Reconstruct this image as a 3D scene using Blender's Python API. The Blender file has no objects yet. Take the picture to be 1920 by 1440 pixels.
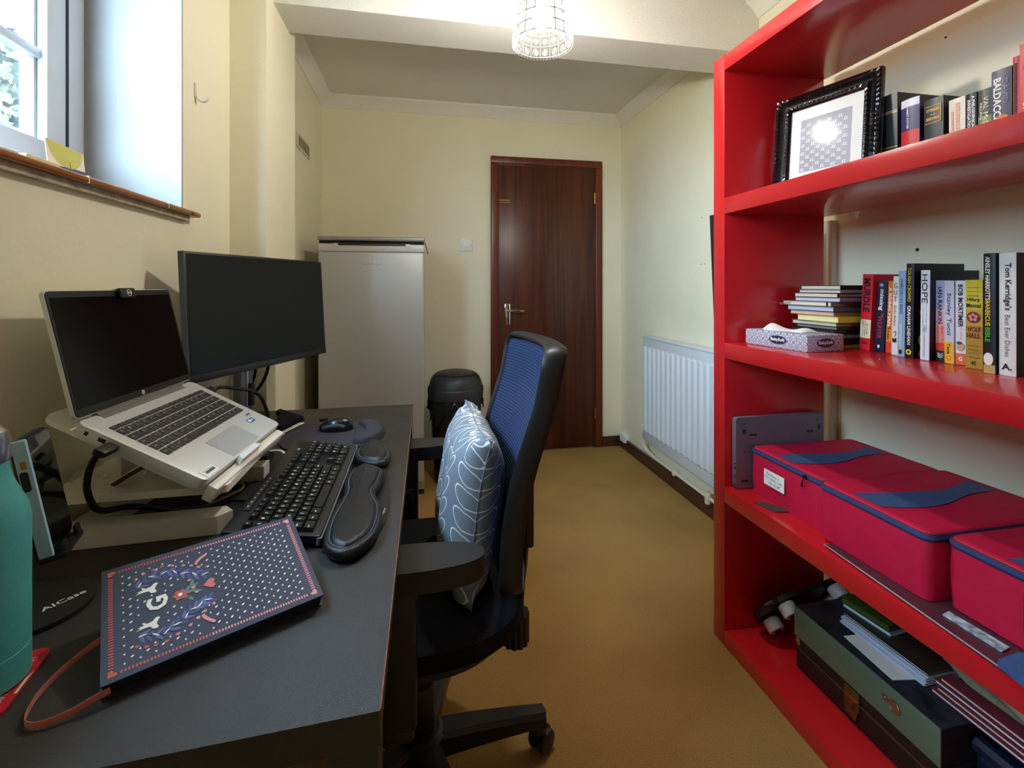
import bpy, bmesh, math, random
from mathutils import Matrix, Vector
SC = bpy.context.scene
COL = SC.collection
R = math.radians
random.seed(7)

# ---------------------------------------------------------------- camera, world, light, exposure
cam = bpy.data.objects.new('camera', bpy.data.cameras.new('camera'))
COL.objects.link(cam)
SC.camera = cam
cam.location = (0, 0, 1.152)
cam.rotation_euler = (R(90), 0, R(-11.02))
cam.data.sensor_width = 36
cam.data.lens = 884 / 1920 * 36
cam.data.shift_y = -(720 - 536.7) / 1920
cam.data.clip_start = 0.02

SC.view_settings.view_transform = 'Standard'
SC.view_settings.look = 'None'
SC.view_settings.gamma = 1
SC.view_settings.use_curve_mapping = False
SC.view_settings.exposure = 1.82
SC.cycles.use_denoising = True
SC.cycles.max_bounces = 12
SC.cycles.diffuse_bounces = 9
SC.cycles.transparent_max_bounces = 16
SC.cycles.sample_clamp_indirect = 6
SC.cycles.caustics_reflective = False
SC.cycles.caustics_refractive = False

SKY_STRENGTH = 14.0
world = bpy.data.worlds.new('overcast_sky')
SC.world = world
world.use_nodes = True
wn = world.node_tree
wb = wn.nodes['Background']
wtc = wn.nodes.new('ShaderNodeTexCoord')
wsx = wn.nodes.new('ShaderNodeSeparateXYZ')
wr = wn.nodes.new('ShaderNodeValToRGB')
wr.color_ramp.elements[0].position = 0.44
wr.color_ramp.elements[0].color = (0.16, 0.17, 0.13, 1)
wr.color_ramp.elements[1].position = 0.56
wr.color_ramp.elements[1].color = (0.58, 0.79, 1.0, 1)
wm = wn.nodes.new('ShaderNodeMath'); wm.operation = 'MULTIPLY_ADD'
wm.inputs[1].default_value = 0.5; wm.inputs[2].default_value = 0.5
wn.links.new(wtc.outputs['Generated'], wsx.inputs[0])
wn.links.new(wsx.outputs['Z'], wm.inputs[0])
wn.links.new(wm.outputs[0], wr.inputs[0])
wn.links.new(wr.outputs[0], wb.inputs[0])
wb.inputs[1].default_value = SKY_STRENGTH

portal = bpy.data.lights.new('window_portal', 'AREA')
portal.shape = 'RECTANGLE'
portal.size, portal.size_y = 0.9, 1.25
portal.cycles.is_portal = True
po = bpy.data.objects.new('window_portal', portal)
COL.objects.link(po)
po.location = (-0.93, 0.77, 1.8)
po.rotation_euler = (0, R(-90), 0)
BULB = 205.0      # emission of the pendant lamp's bulb

# ---------------------------------------------------------------- helpers
def lin(h):
    h = h.lstrip('#')
    v = [int(h[i:i + 2], 16) / 255 for i in (0, 2, 4)]
    return tuple((c / 12.92 if c <= 0.04045 else ((c + 0.055) / 1.055) ** 2.4) for c in v) + (1,)

MATS = {}
def mat(name, hexc='#808080', rough=0.5, metal=0.0, nz=0.06, ns=12.0, bump=0.0, bs=300.0, spec=0.5, coat=0.0,
        sheen=0.0, trans=0.0, emit=None, es=0.0, ani=None, sub=0.0):
    """a procedural principled material: two tones mixed by noise, optional noise bump"""
    if name in MATS:
        return MATS[name]
    m = bpy.data.materials.new(name)
    MATS[name] = m
    m.use_nodes = True
    t = m.node_tree
    p = t.nodes['Principled BSDF']
    c = lin(hexc)
    tc = t.nodes.new('ShaderNodeTexCoord')
    mp = t.nodes.new('ShaderNodeMapping')
    if ani: mp.inputs['Scale'].default_value = ani
    t.links.new(tc.outputs['Object'], mp.inputs[0])
    n = t.nodes.new('ShaderNodeTexNoise')
    n.inputs['Scale'].default_value = ns
    n.inputs['Detail'].default_value = 4
    t.links.new(mp.outputs[0], n.inputs['Vector'])
    r = t.nodes.new('ShaderNodeValToRGB')
    r.color_ramp.elements[0].position = 0.3
    r.color_ramp.elements[1].position = 0.7
    r.color_ramp.elements[0].color = tuple(x * (1 - nz) for x in c[:3]) + (1,)
    r.color_ramp.elements[1].color = tuple(min(1, x * (1 + nz)) for x in c[:3]) + (1,)
    t.links.new(n.outputs['Fac'], r.inputs[0])
    t.links.new(r.outputs[0], p.inputs['Base Color'])
    p.inputs['Roughness'].default_value = rough
    p.inputs['Metallic'].default_value = metal
    p.inputs['Specular IOR Level'].default_value = spec
    p.inputs['Coat Weight'].default_value = coat
    p.inputs['Sheen Weight'].default_value = sheen
    p.inputs['Transmission Weight'].default_value = trans
    if emit:
        p.inputs['Emission Color'].default_value = lin(emit)
        p.inputs['Emission Strength'].default_value = es
    if bump:
        n2 = t.nodes.new('ShaderNodeTexNoise')
        n2.inputs['Scale'].default_value = bs
        n2.inputs['Detail'].default_value = 3
        t.links.new(mp.outputs[0], n2.inputs['Vector'])
        b = t.nodes.new('ShaderNodeBump')
        b.inputs['Strength'].default_value = bump
        b.inputs['Distance'].default_value = 0.002
        t.links.new(n2.outputs['Fac'], b.inputs['Height'])
        t.links.new(b.outputs[0], p.inputs['Normal'])
    return m

def FR(o, x, y):
    x = Vector(x).normalized(); y = Vector(y)
    z = x.cross(y).normalized(); y = z.cross(x).normalized()
    M = Matrix.Identity(4)
    for i in range(3):
        M[i][0], M[i][1], M[i][2], M[i][3] = x[i], y[i], z[i], o[i]
    return M

def smooth_path(pts, n=5, closed=False):
    P = [Vector(p) for p in pts]
    N = len(P)
    out = []
    rng = range(N) if closed else range(N - 1)
    for i in rng:
        if closed:
            a, b, c, d = P[(i - 1) % N], P[i], P[(i + 1) % N], P[(i + 2) % N]
        else:
            a, b, c, d = P[max(i - 1, 0)], P[i], P[i + 1], P[min(i + 2, N - 1)]
        for k in range(n):
            t = k / n
            out.append(0.5 * ((2 * b) + (c - a) * t + (2 * a - 5 * b + 4 * c - d) * t * t + (3 * b - a - 3 * c + d) * t ** 3))
    if not closed:
        out.append(P[-1])
    return out

_TXT = {}
def text_verts(s, bold):
    k = (s, bold)
    if k not in _TXT:
        cu = bpy.data.curves.new('t', 'FONT')
        cu.body = s; cu.size = 1; cu.resolution_u = 2; cu.offset = bold
        o = bpy.data.objects.new('t', cu)
        COL.objects.link(o)
        dg = bpy.context.evaluated_depsgraph_get()
        dg.update()
        me = bpy.data.meshes.new_from_object(o.evaluated_get(dg))
        bpy.data.objects.remove(o); bpy.data.curves.remove(cu)
        _TXT[k] = ([tuple(v.co) for v in me.vertices], [tuple(p.vertices) for p in me.polygons])
        bpy.data.meshes.remove(me)
    return _TXT[k]

class MB:
    """collects shapes into ONE mesh"""
    def __init__(s):
        s.bm = bmesh.new(); s.mats = []
    def mi(s, m):
        if m not in s.mats: s.mats.append(m)
        return s.mats.index(m)
    def merge(s, t, m, T=None):
        k = s.mi(m)
        for f in t.faces: f.material_index = k
        if T is not None: bmesh.ops.transform(t, matrix=T, verts=t.verts)
        me = bpy.data.meshes.new('tmp'); t.to_mesh(me); t.free()
        s.bm.from_mesh(me); bpy.data.meshes.remove(me)
    def raw(s, vs, fs, m, T=None):
        t = bmesh.new()
        v = [t.verts.new(p) for p in vs]
        for f in fs:
            try: t.faces.new([v[i] for i in f])
            except ValueError: pass
        s.merge(t, m, T); return s
    def box(s, lo, hi, m, bev=0.0, seg=2, T=None):
        t = bmesh.new()
        bmesh.ops.create_cube(t, size=1)
        for v in t.verts:
            for i in range(3):
                v.co[i] = lo[i] if v.co[i] < 0 else hi[i]
        if bev: bmesh.ops.bevel(t, geom=list(t.edges), offset=bev, segments=seg, profile=0.5, affect='EDGES')
        s.merge(t, m, T); return s
    def cyl(s, p0, p1, r0, m, r1=None, seg=24, bev=0.0, T=None):
        p0, p1 = Vector(p0), Vector(p1)
        d = p1 - p0
        t = bmesh.new()
        bmesh.ops.create_cone(t, cap_ends=True, segments=seg, radius1=r0, radius2=r0 if r1 is None else r1, depth=d.length)
        if bev:
            es = [e for e in t.edges if abs(e.verts[0].co.z - e.verts[1].co.z) < 1e-6]
            bmesh.ops.bevel(t, geom=es, offset=bev, segments=2, profile=0.5, affect='EDGES')
        q = d.to_track_quat('Z', 'Y').to_matrix().to_4x4()
        M = Matrix.Translation((p0 + p1) / 2) @ q
        s.merge(t, m, M if T is None else T @ M); return s
    def lathe(s, prof, m, seg=32, T=None, sx=1.0):
        vs, fs = [], []
        n = len(prof)
        for k in range(seg):
            a = 2 * math.pi * k / seg
            for r, z in prof: vs.append((r * math.cos(a) * sx, r * math.sin(a), z))
        for k in range(seg):
            j = (k + 1) % seg
            for i in range(n - 1):
                fs.append((k * n + i, j * n + i, j * n + i + 1, k * n + i + 1))
        t = bmesh.new()
        v = [t.verts.new(p) for p in vs]
        for f in fs: t.faces.new([v[i] for i in f])
        bmesh.ops.remove_doubles(t, verts=t.verts, dist=1e-6)
        bmesh.ops.recalc_face_normals(t, faces=t.faces)
        s.merge(t, m, T); return s
    def prism(s, pts, z0, z1, m, bev=0.0, seg=2, T=None, top_scale=None):
        t = bmesh.new()
        b = [t.verts.new((p[0], p[1], z0)) for p in pts]
        f = t.faces.new(b)
        r = bmesh.ops.extrude_face_region(t, geom=[f])
        up = [g for g in r['geom'] if isinstance(g, bmesh.types.BMVert)]
        for v in up: v.co.z = z1
        bmesh.ops.recalc_face_normals(t, faces=t.faces)
        if bev:
            es = [e for e in t.edges if abs(e.verts[0].co.z - e.verts[1].co.z) < 1e-7 and e.verts[0].co.z == max(z0, z1)]
            bmesh.ops.bevel(t, geom=es, offset=bev, segments=seg, profile=0.5, affect='EDGES')
        s.merge(t, m, T); return s
    def tube(s, pts, r, m, seg=8, n=5, T=None, flat=None, closed=False, up=(0, 0, 1)):
        P = smooth_path(pts, n, closed) if n else [Vector(p) for p in pts]
        N = len(P)
        vs, fs = [], []
        prev = None
        for i, p in enumerate(P):
            if closed: d = P[(i + 1) % N] - P[i - 1]
            else: d = P[min(i + 1, N - 1)] - P[max(i - 1, 0)]
            if d.length < 1e-9: d = Vector((0, 0, 1))
            d.normalize()
            u = Vector(up) if prev is None else prev
            x = u - d * u.dot(d)
            if x.length < 1e-4: x = Vector((1, 0, 0)) - d * d.x
            if x.length < 1e-4: x = Vector((0, 1, 0)) - d * d.y
            x.normalize(); prev = x if flat is None else None
            y = d.cross(x)
            ra, rb = (r, r) if flat is None else flat
            for k in range(seg):
                a = 2 * math.pi * (k + 0.5) / seg
                vs.append(tuple(p + x * math.cos(a) * ra + y * math.sin(a) * rb))
        for i in range(N if closed else N - 1):
            j = (i + 1) % N
            for k in range(seg):
                l = (k + 1) % seg
                fs.append((i * seg + k, i * seg + l, j * seg + l, j * seg + k))
        if not closed:
            fs.append(tuple(range(seg - 1, -1, -1)))
            fs.append(tuple((N - 1) * seg + k for k in range(seg)))
        return s.raw(vs, fs, m, T)
    def ball(s, c, r, m, sc=(1, 1, 1), T=None, u=20, v=12):
        t = bmesh.new()
        bmesh.ops.create_uvsphere(t, u_segments=u, v_segments=v, radius=r)
        M = Matrix.Translation(c) @ Matrix.Diagonal((sc[0], sc[1], sc[2], 1))
        s.merge(t, m, M if T is None else T @ M); return s
    def poly(s, pts, m, T=None):
        return s.raw([tuple(p) if len(p) == 3 else (p[0], p[1], 0) for p in pts], [tuple(range(len(pts)))], m, T)
    def grid(s, fn, nu, nv, m, T=None, wrap_u=False):
        vs = [fn(i / (nu if wrap_u else nu - 1), j / (nv - 1)) for j in range(nv) for i in range(nu)]
        fs = []
        for j in range(nv - 1):
            for i in range(nu if wrap_u else nu - 1):
                k = (i + 1) % nu
                fs.append((j * nu + i, j * nu + k, (j + 1) * nu + k, (j + 1) * nu + i))
        return s.raw(vs, fs, m, T)
    def text(s, txt, m, T, w=None, h=None, bold=0.0, lift=0.0):
        """lettering fitted in a w x h box centred at T's origin, in T's xy plane"""
        V, F = text_verts(txt, bold)
        if not V: return s
        x0 = min(v[0] for v in V); x1 = max(v[0] for v in V)
        y0 = min(v[1] for v in V); y1 = max(v[1] for v in V)
        sx = w / (x1 - x0) if w else None
        sy = h / (y1 - y0) if h else None
        sx = sx or sy; sy = sy or sx
        return s.raw([((v[0] - (x0 + x1) / 2) * sx, (v[1] - (y0 + y1) / 2) * sy, lift) for v in V], F, m, T)
    def build(s, name, parent=None, smooth=35, fix=True):
        if fix: bmesh.ops.recalc_face_normals(s.bm, faces=s.bm.faces)
        me = bpy.data.meshes.new(name)
        s.bm.to_mesh(me); s.bm.free()
        for m in s.mats: me.materials.append(m)
        if smooth:
            for p in me.polygons: p.use_smooth = True
            me.set_sharp_from_angle(angle=R(smooth))
        o = bpy.data.objects.new(name, me)
        COL.objects.link(o)
        if parent is not None: o.parent = parent
        return o

def tag(o, label, cat, group=None, kind=None):
    o['label'] = label; o['category'] = cat
    if group: o['group'] = group
    if kind: o['kind'] = kind
    return o
def thing(name, label, cat, loc=(0, 0, 0), M=None, rz=0.0, group=None):
    o = bpy.data.objects.new(name, None)
    o.empty_display_size = 0.02
    COL.objects.link(o)
    o.matrix_basis = M if M is not None else Matrix.Translation(loc) @ Matrix.Rotation(rz, 4, 'Z')
    return tag(o, label, cat, group)
def struct(o):
    o['kind'] = 'structure'; return o
def rrect(x0, y0, x1, y1, r, n=5):
    out = []
    for cx, cy, a0 in ((x1 - r, y1 - r, 0), (x0 + r, y1 - r, 90), (x0 + r, y0 + r, 180), (x1 - r, y0 + r, 270)):
        for k in range(n + 1):
            a = R(a0 + 90 * k / n)
            out.append((cx + r * math.cos(a), cy + r * math.sin(a)))
    return out
def ell(cx, cy, a, b, n=24, rot=0.0):
    out = []
    for k in range(n):
        t = 2 * math.pi * k / n
        x, y = a * math.cos(t), b * math.sin(t)
        out.append((cx + x * math.cos(rot) - y * math.sin(rot), cy + x * math.sin(rot) + y * math.cos(rot)))
    return out

# ---------------------------------------------------------------- materials of the room
WALL = mat('cream_wall_paint', '#EBE5C9', 0.6, nz=0.025, ns=3, bump=0.25, bs=90)
CEIL = mat('white_textured_ceiling', '#DDDBD2', 0.8, nz=0.02, ns=4, bump=0.9, bs=160)
COVING = mat('white_coving_paint', '#E6E4DA', 0.6, nz=0.02)
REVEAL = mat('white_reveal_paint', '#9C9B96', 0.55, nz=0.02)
DARKWOOD = mat('dark_varnished_wood', '#4A2013', 0.35, nz=0.25, ns=6, ani=(6, 6, 0.6))
SKIRT = mat('dark_brown_skirting_paint', '#4A2C1C', 0.4, nz=0.2, ns=9)
PVC = mat('white_window_plastic', '#C4CDD8', 0.3, nz=0.02)
BLACKRUB = mat('black_rubber', '#0B0C10', 0.6)
BRASS = mat('brass', '#C79A4B', 0.3, 1.0)
CHROME = mat('chrome', '#D8D8DC', 0.08, 1.0, nz=0.0)
WHITEPL = mat('white_plastic', '#E9E7DF', 0.35, nz=0.02)
BLACKPL = mat('black_plastic', '#131417', 0.42, nz=0.1, bump=0.15, bs=500)
GREYPL = mat('dark_grey_plastic', '#2B2C30', 0.45, nz=0.08)
PAPER = mat('white_paper', '#EDEBE2', 0.8, nz=0.03, ns=40)
CREAMP = mat('cream_paper', '#DDD2B4', 0.85, nz=0.06, ns=60)
INK = mat('black_ink', '#121214', 0.6, nz=0.0)
WHITEINK = mat('white_ink', '#F0F0EC', 0.6, nz=0.0)
GOLD = mat('gold_print', '#C9A040', 0.45, 0.4, nz=0.05)

# carpet: brown pile
m = mat('brown_carpet', '#B08A50', 0.95, nz=0.16, ns=260, bump=0.9, bs=900, spec=0.1)
t = m.node_tree; p = t.nodes['Principled BSDF']
src = p.inputs['Base Color'].links[0].from_socket
tc = [n for n in t.nodes if n.type == 'TEX_COORD'][0]
nn = t.nodes.new('ShaderNodeTexNoise'); nn.inputs['Scale'].default_value = 2.6; nn.inputs['Detail'].default_value = 6
t.links.new(tc.outputs['Object'], nn.inputs['Vector'])
rr = t.nodes.new('ShaderNodeValToRGB')
rr.color_ramp.elements[0].position = 0.3; rr.color_ramp.elements[0].color = (0.8, 0.8, 0.82, 1)
rr.color_ramp.elements[1].position = 0.6; rr.color_ramp.elements[1].color = (1, 1, 1, 1)
t.links.new(nn.outputs['Fac'], rr.inputs[0])
mx = t.nodes.new('ShaderNodeMixRGB'); mx.blend_type = 'MULTIPLY'; mx.inputs[0].default_value = 1
t.links.new(src, mx.inputs[1]); t.links.new(rr.outputs[0], mx.inputs[2]); t.links.new(mx.outputs[0], p.inputs['Base Color'])
CARPET = m

def wood_grain(name, dark, light, rough=0.3, scale=2.0, axis=(9, 9, 0.35)):
    m = bpy.data.materials.new(name); m.use_nodes = True
    t = m.node_tree; p = t.nodes['Principled BSDF']
    tc = t.nodes.new('ShaderNodeTexCoord'); mp = t.nodes.new('ShaderNodeMapping')
    mp.inputs['Scale'].default_value = axis
    t.links.new(tc.outputs['Object'], mp.inputs[0])
    n = t.nodes.new('ShaderNodeTexNoise'); n.inputs['Scale'].default_value = scale; n.inputs['Detail'].default_value = 7
    n.inputs['Distortion'].default_value = 1.2
    t.links.new(mp.outputs[0], n.inputs['Vector'])
    r = t.nodes.new('ShaderNodeValToRGB')
    r.color_ramp.elements[0].position = 0.32; r.color_ramp.elements[0].color = lin(dark)
    r.color_ramp.elements[1].position = 0.68; r.color_ramp.elements[1].color = lin(light)
    t.links.new(n.outputs['Fac'], r.inputs[0]); t.links.new(r.outputs[0], p.inputs['Base Color'])
    p.inputs['Roughness'].default_value = rough
    return m
DOORWOOD = wood_grain('mahogany_door_veneer', '#3A160B', '#5E2C14', 0.33)
FRAMEWOOD = wood_grain('mahogany_frame', '#4E1D10', '#74341A', 0.35)
SILLWOOD = wood_grain('orange_varnished_pine', '#7A441A', '#A5682E', 0.3, 2.0, (9, 0.35, 9))

XL, XR, YB, YR, ZC = -0.62, 1.43, 3.21, -1.5, 2.375
WY0, WY1, WZ0, WZ1 = 0.15, 1.394, 1.352, 2.26

# ---------------------------------------------------------------- room shell
struct(MB().box((-1.0, YR - .12, -0.1), (XR + .12, YB + .12, 0), CARPET).build('floor', smooth=0))
struct(MB().box((-1.0, YR - .12, ZC), (XR + .12, YB + .12, ZC + .1), CEIL).build('ceiling', smooth=0))
struct(MB().box((-1.0, YB, 0), (XR + .12, YB + .12, ZC), WALL).build('wall_back', smooth=0))
w = struct(MB().box((XR, YR, 0), (XR + .12, YB, ZC), WALL).build('wall_right', smooth=0))
HOLE = mat('dark_screw_hole', '#2A241C', 0.9)
for (y, z, r) in ((1.129, 1.259, .0052), (1.053, 1.842, .003), (2.206, 1.507, .003), (2.215, 1.267, .003), (2.182, 1.266, .003)):
    MB().cyl((XR - .0006, y, z), (XR + .004, y, z), r, HOLE, seg=14).build('screw_hole', w)
struct(MB().box((-1.0, YR - .12, 0), (XR + .12, YR, ZC), WALL).build('wall_rear', smooth=0))
b = MB()
b.box((-0.92, YR, 0), (XL, YB, WZ0 - .0134), WALL)
b.box((-0.92, YR, WZ1), (XL, YB, ZC), WALL)
b.box((-0.92, YR, WZ0 - .0134), (XL, WY0, WZ1), WALL)
b.box((-0.92, WY1, WZ0 - .0134), (XL, YB, WZ1), WALL)
b.box((XL - .01, 1.712, 0), (-0.507, 2.08, ZC), WALL)            # chimney-like pier
struct(b.build('wall_left', smooth=0))
# ceiling beam over the pier
struct(MB().box((-0.62, 1.786, 2.150), (XR, 1.988, ZC + .001), CEIL).build('trim_1', smooth=0))
# coving round the far half of the room and along the right wall in front of the beam
def coving(name, a, b_, nx, ny):
    a, b_ = Vector(a), Vector(b_)
    n = Vector((nx, ny, 0))
    prof = [(0, 0), (.006, 0), (.014, .012), (.028, .030), (.048, .048), (.064, .058), (.064, .071), (0, .071)]
    d = (b_ - a).normalized()
    def cut(p, k, end): return p + n * k[0] + Vector((0, 0, k[1])) + d * (k[0] if not end else -k[0])
    vs = [tuple(cut(a, k, 0)) for k in prof] + [tuple(cut(b_, k, 1)) for k in prof]
    N = len(prof)
    fs = [(i, (i + 1) % N, N + (i + 1) % N, N + i) for i in range(N)] + [tuple(range(N)), tuple(range(2 * N - 1, N - 1, -1))]
    return struct(MB().raw(vs, fs, COVING).build(name))
zc = 2.304
coving('trim_2', (XL, YB, zc), (XR, YB, zc), 0, -1)
coving('trim_3', (XL, 1.93, zc), (XL, YB, zc), 1, 0)
coving('trim_4', (XR, 1.93, zc), (XR, YB, zc), -1, 0)
coving('trim_5', (XR, YR, zc), (XR, 1.85, zc), -1, 0)
# skirting boards
def skirt(name, lo, hi): return struct(MB().box(lo, hi, SKIRT, .004).build(name))
skirt('baseboard_back', (1.285, YB - .016, 0), (XR, YB, .072))
skirt('baseboard_right', (XR - .018, YR, 0), (XR, YB - .016, .075))
skirt('baseboard_left', (XL, 2.08, 0), (XL + .016, YB, .072))
struct(MB().box((XL + .016, YB - .016, 0), (.468, YB, .072), SKIRT, .004).build('baseboard_behind'))
# white cable trunking on the right wall behind the bookcase end
struct(MB().box((XR - .028, 1.398, .08), (XR, 1.428, 1.382), WHITEPL, .003).build('trim_6'))
struct(MB().box((XR - .002, 1.383, .30), (XR, 1.388, .915), mat('yellowed_tape', '#CBB76A', .6), .001).build('trim_7'))

# ---------------------------------------------------------------- window
GLASS = bpy.data.materials.new('hazy_window_glass'); GLASS.use_nodes = True
t = GLASS.node_tree; t.nodes.remove(t.nodes['Principled BSDF'])
out = t.nodes['Material Output']
tr = t.nodes.new('ShaderNodeBsdfTransparent'); gl = t.nodes.new('ShaderNodeBsdfGlossy'); tl = t.nodes.new('ShaderNodeBsdfTranslucent')
gl.inputs['Roughness'].default_value = 0.03
tr.inputs[0].default_value = (0.93, 0.97, 1, 1)
fz = t.nodes.new('ShaderNodeFresnel'); fz.inputs[0].default_value = 1.5
dn = t.nodes.new('ShaderNodeTexNoise'); dn.inputs['Scale'].default_value = 5; dn.inputs['Detail'].default_value = 8
dtc = t.nodes.new('ShaderNodeTexCoord'); t.links.new(dtc.outputs['Object'], dn.inputs['Vector'])
dr = t.nodes.new('ShaderNodeMapRange'); dr.inputs[1].default_value = .35; dr.inputs[2].default_value = .75
dr.inputs[3].default_value = .002; dr.inputs[4].default_value = .022
t.links.new(dn.outputs['Fac'], dr.inputs[0])
m1 = t.nodes.new('ShaderNodeMixShader'); m2 = t.nodes.new('ShaderNodeMixShader')
t.links.new(dr.outputs[0], m1.inputs[0]); t.links.new(tr.outputs[0], m1.inputs[1]); t.links.new(tl.outputs[0], m1.inputs[2])
m2.inputs[0].default_value = .07; t.links.new(m1.outputs[0], m2.inputs[1]); t.links.new(gl.outputs[0], m2.inputs[2])
t.links.new(m2.outputs[0], out.inputs[0])

win = bpy.data.objects.new('window_1', None); COL.objects.link(win); struct(win)
XF = -0.842
b = MB()
def ring(b, x0, x1, y0, y1, z0, z1, w, m, bev=.004):
    b.box((x0, y0, z0), (x1, y0 + w, z1), m, bev); b.box((x0, y1 - w, z0), (x1, y1, z1), m, bev)
    b.box((x0, y0 + w, z0), (x1, y1 - w, z0 + w), m, bev); b.box((x0, y0 + w, z1 - w), (x1, y1 - w, z1), m, bev)
ring(b, XF - .06, XF, WY0, WY1, WZ0, WZ1, .06, PVC)
b.build('window_frame', win)
b = MB(); ring(b, XF - .05, XF + .002, WY0 + .0605, WY1 - .0605, WZ0 + .0605, WZ1 - .0605, .0105, BLACKRUB, 0)
b.build('seal', win)
b = MB(); ring(b, XF - .052, XF + .004, WY0 + .0715, WY1 - .0715, WZ0 + .072, WZ1 - .0715, .060, PVC)
b.build('sash', win)
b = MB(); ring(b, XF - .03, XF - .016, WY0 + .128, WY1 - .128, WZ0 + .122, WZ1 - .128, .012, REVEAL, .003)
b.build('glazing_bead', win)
b = MB()
b.box((XF - .04, WY0 + .12, 1.672), (XF - .008, WY1 - .12, 1.694), PVC, .004)
for yy in (.62,): b.box((XF - .04, yy, WZ0 + .11), (XF - .008, yy + .022, WZ1 - .12), PVC, .004)
b.build('glazing_bar', win)
MB().box((XF - .03, WY0 + .12, WZ0 + .11), (XF - .026, WY1 - .12, WZ1 - .12), GLASS).build('pane', win, smooth=0)
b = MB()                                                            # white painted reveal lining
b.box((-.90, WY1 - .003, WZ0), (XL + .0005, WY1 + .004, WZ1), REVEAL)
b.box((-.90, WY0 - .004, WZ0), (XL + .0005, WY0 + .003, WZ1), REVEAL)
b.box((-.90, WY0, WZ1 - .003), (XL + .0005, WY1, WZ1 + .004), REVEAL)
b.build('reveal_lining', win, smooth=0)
b = MB()
b.box((-.90, WY0 - .01, WZ0 - .013), (-.59, WY1 - .001, WZ0), SILLWOOD, .005, 3)
b.box((-.625, WY1 - .02, WZ0 - .013), (-.59, WY1 + .042, WZ0), SILLWOOD, .005, 3)
b.build('window_sill', win)
MB().box((-.64, WY0, WZ0 - .026), (-.606, WY1 + .012, WZ0 - .012), mat('flaking_grey_paint', '#B4A98C', .8, nz=.3, ns=50, bump=.8, bs=120)).build('sill_batten', win)
for y in (.985, 1.262):
    MB().box((-.594, y, WZ0 - .0132), (-.5892, y + .003, WZ0 + .0003), mat('pale_filler', '#D9C9A0', .7)).build('tile_joint', win)

# ---------------------------------------------------------------- door
door = bpy.data.objects.new('door_1', None); COL.objects.link(door); struct(door)
DX0, DX1, DT = .474, 1.281, 2.046
b = MB()
def arch(x0, x1, z0, z1):
    b.box((x0, YB - .022, z0), (x1, YB, z1), FRAMEWOOD, .006, 3)
arch(DX0, DX0 + .05, 0, DT - .05); arch(DX1 - .05, DX1, 0, DT - .05); arch(DX0, DX1, DT - .05, DT)
b.build('door_frame', door)
b = MB()
b.box((DX0 + .046, YB - .012, 0), (DX0 + .058, YB - .001, DT - .0585), DARKWOOD, .002)
b.box((DX1 - .058, YB - .012, 0), (DX1 - .046, YB - .001, DT - .0585), DARKWOOD, .002)
b.box((DX0 + .05, YB - .012, DT - .058), (DX1 - .05, YB - .001, DT - .046), DARKWOOD, .002)
b.build('door_stop', door)
leaf = MB().box((DX0 + .057, YB - .009, .006), (DX1 - .057, YB + .002, DT - .057), DOORWOOD, .002).build('door_leaf', door)
b = MB()
b.box((.572, YB - .017, .885), (.610, YB - .009, 1.03), CHROME, .003)
b.cyl((.591, YB - .045, .985), (.591, YB - .012, .985), .009, CHROME)
b.tube([(.588, YB - .045, .985), (.62, YB - .047, .984), (.66, YB - .047, .981), (.686, YB - .045, .98)], .008, CHROME, flat=(.0085, .006))
hd = b.build('door_handle', door)
MB().box((.6835, YB - .054, .9725), (.699, YB - .037, .988), BRASS, .003).build('lever_tip', hd)
for z0 in (1.742, .205):
    MB().cyl((DX1 - .055, YB - .014, z0), (DX1 - .055, YB - .014, z0 + .078), .0055, BRASS, seg=12).build('hinge', door)
MB().box((.528, YB - .0115, .975), (.534, YB - .008, .99), BRASS).build('latch_plate', door)
b = MB()
YEL = mat('yellow_sticker_print', '#B79A22', .6)
rng = random.Random(3)
for row, z in ((0, 1.742), (1, 1.727)):
    x = .524
    while x < .605:
        ww = rng.uniform(.002, .005); hh = .0075 if row == 0 else .005
        b.box((x, YB - .0096, z), (x + ww, YB - .0088, z + hh * rng.uniform(.75, 1)), YEL)
        x += ww + .0014
b.build('sticker_lettering', door, smooth=0)

# ---------------------------------------------------------------- garden beyond the glass
LEAF = mat('grey_green_leaves', '#343C30', .25, nz=.6, ns=5)
GRASSM = mat('outside_ground', '#6C7460', .9, nz=.3)
struct(MB().box((-9, -4, -.2), (-1.1, 14, -.1), GRASSM).build('ground_outside', smooth=0))
rng = random.Random(5)
vs, fs = [], []
for i in range(26000):
    y = rng.uniform(.2, 9.5)
    top = 3.25 + .5 * math.sin(y * 1.3) + .3 * math.sin(y * 3.1 + 1)
    z = rng.uniform(-.1, 1) ** 1 * top
    if z < 0: z = rng.uniform(0, .5)
    x = -3.6 - rng.random() * .9 + .25 * math.sin(y * 2.2 + z * 1.7)
    a, e, s_ = rng.uniform(0, 6.28), rng.uniform(-.9, .9), rng.uniform(.06, .125)
    u = Vector((math.cos(a) * math.cos(e), math.sin(a) * math.cos(e), math.sin(e)))
    v = u.cross(Vector((rng.uniform(-1, 1), rng.uniform(-1, 1), rng.uniform(-1, 1)))).normalized() * s_ * .45
    u = u * s_
    c = Vector((x, y, z)); k = len(vs)
    vs += [tuple(c - u), tuple(c + v), tuple(c + u), tuple(c - v)]
    fs.append((k, k + 1, k + 2, k + 3))
hedge = MB().raw(vs, fs, LEAF).build('garden_hedge', smooth=0, fix=False)
tag(hedge, 'tall pale green garden hedge seen through the window glass', 'hedge', kind='stuff')

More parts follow.
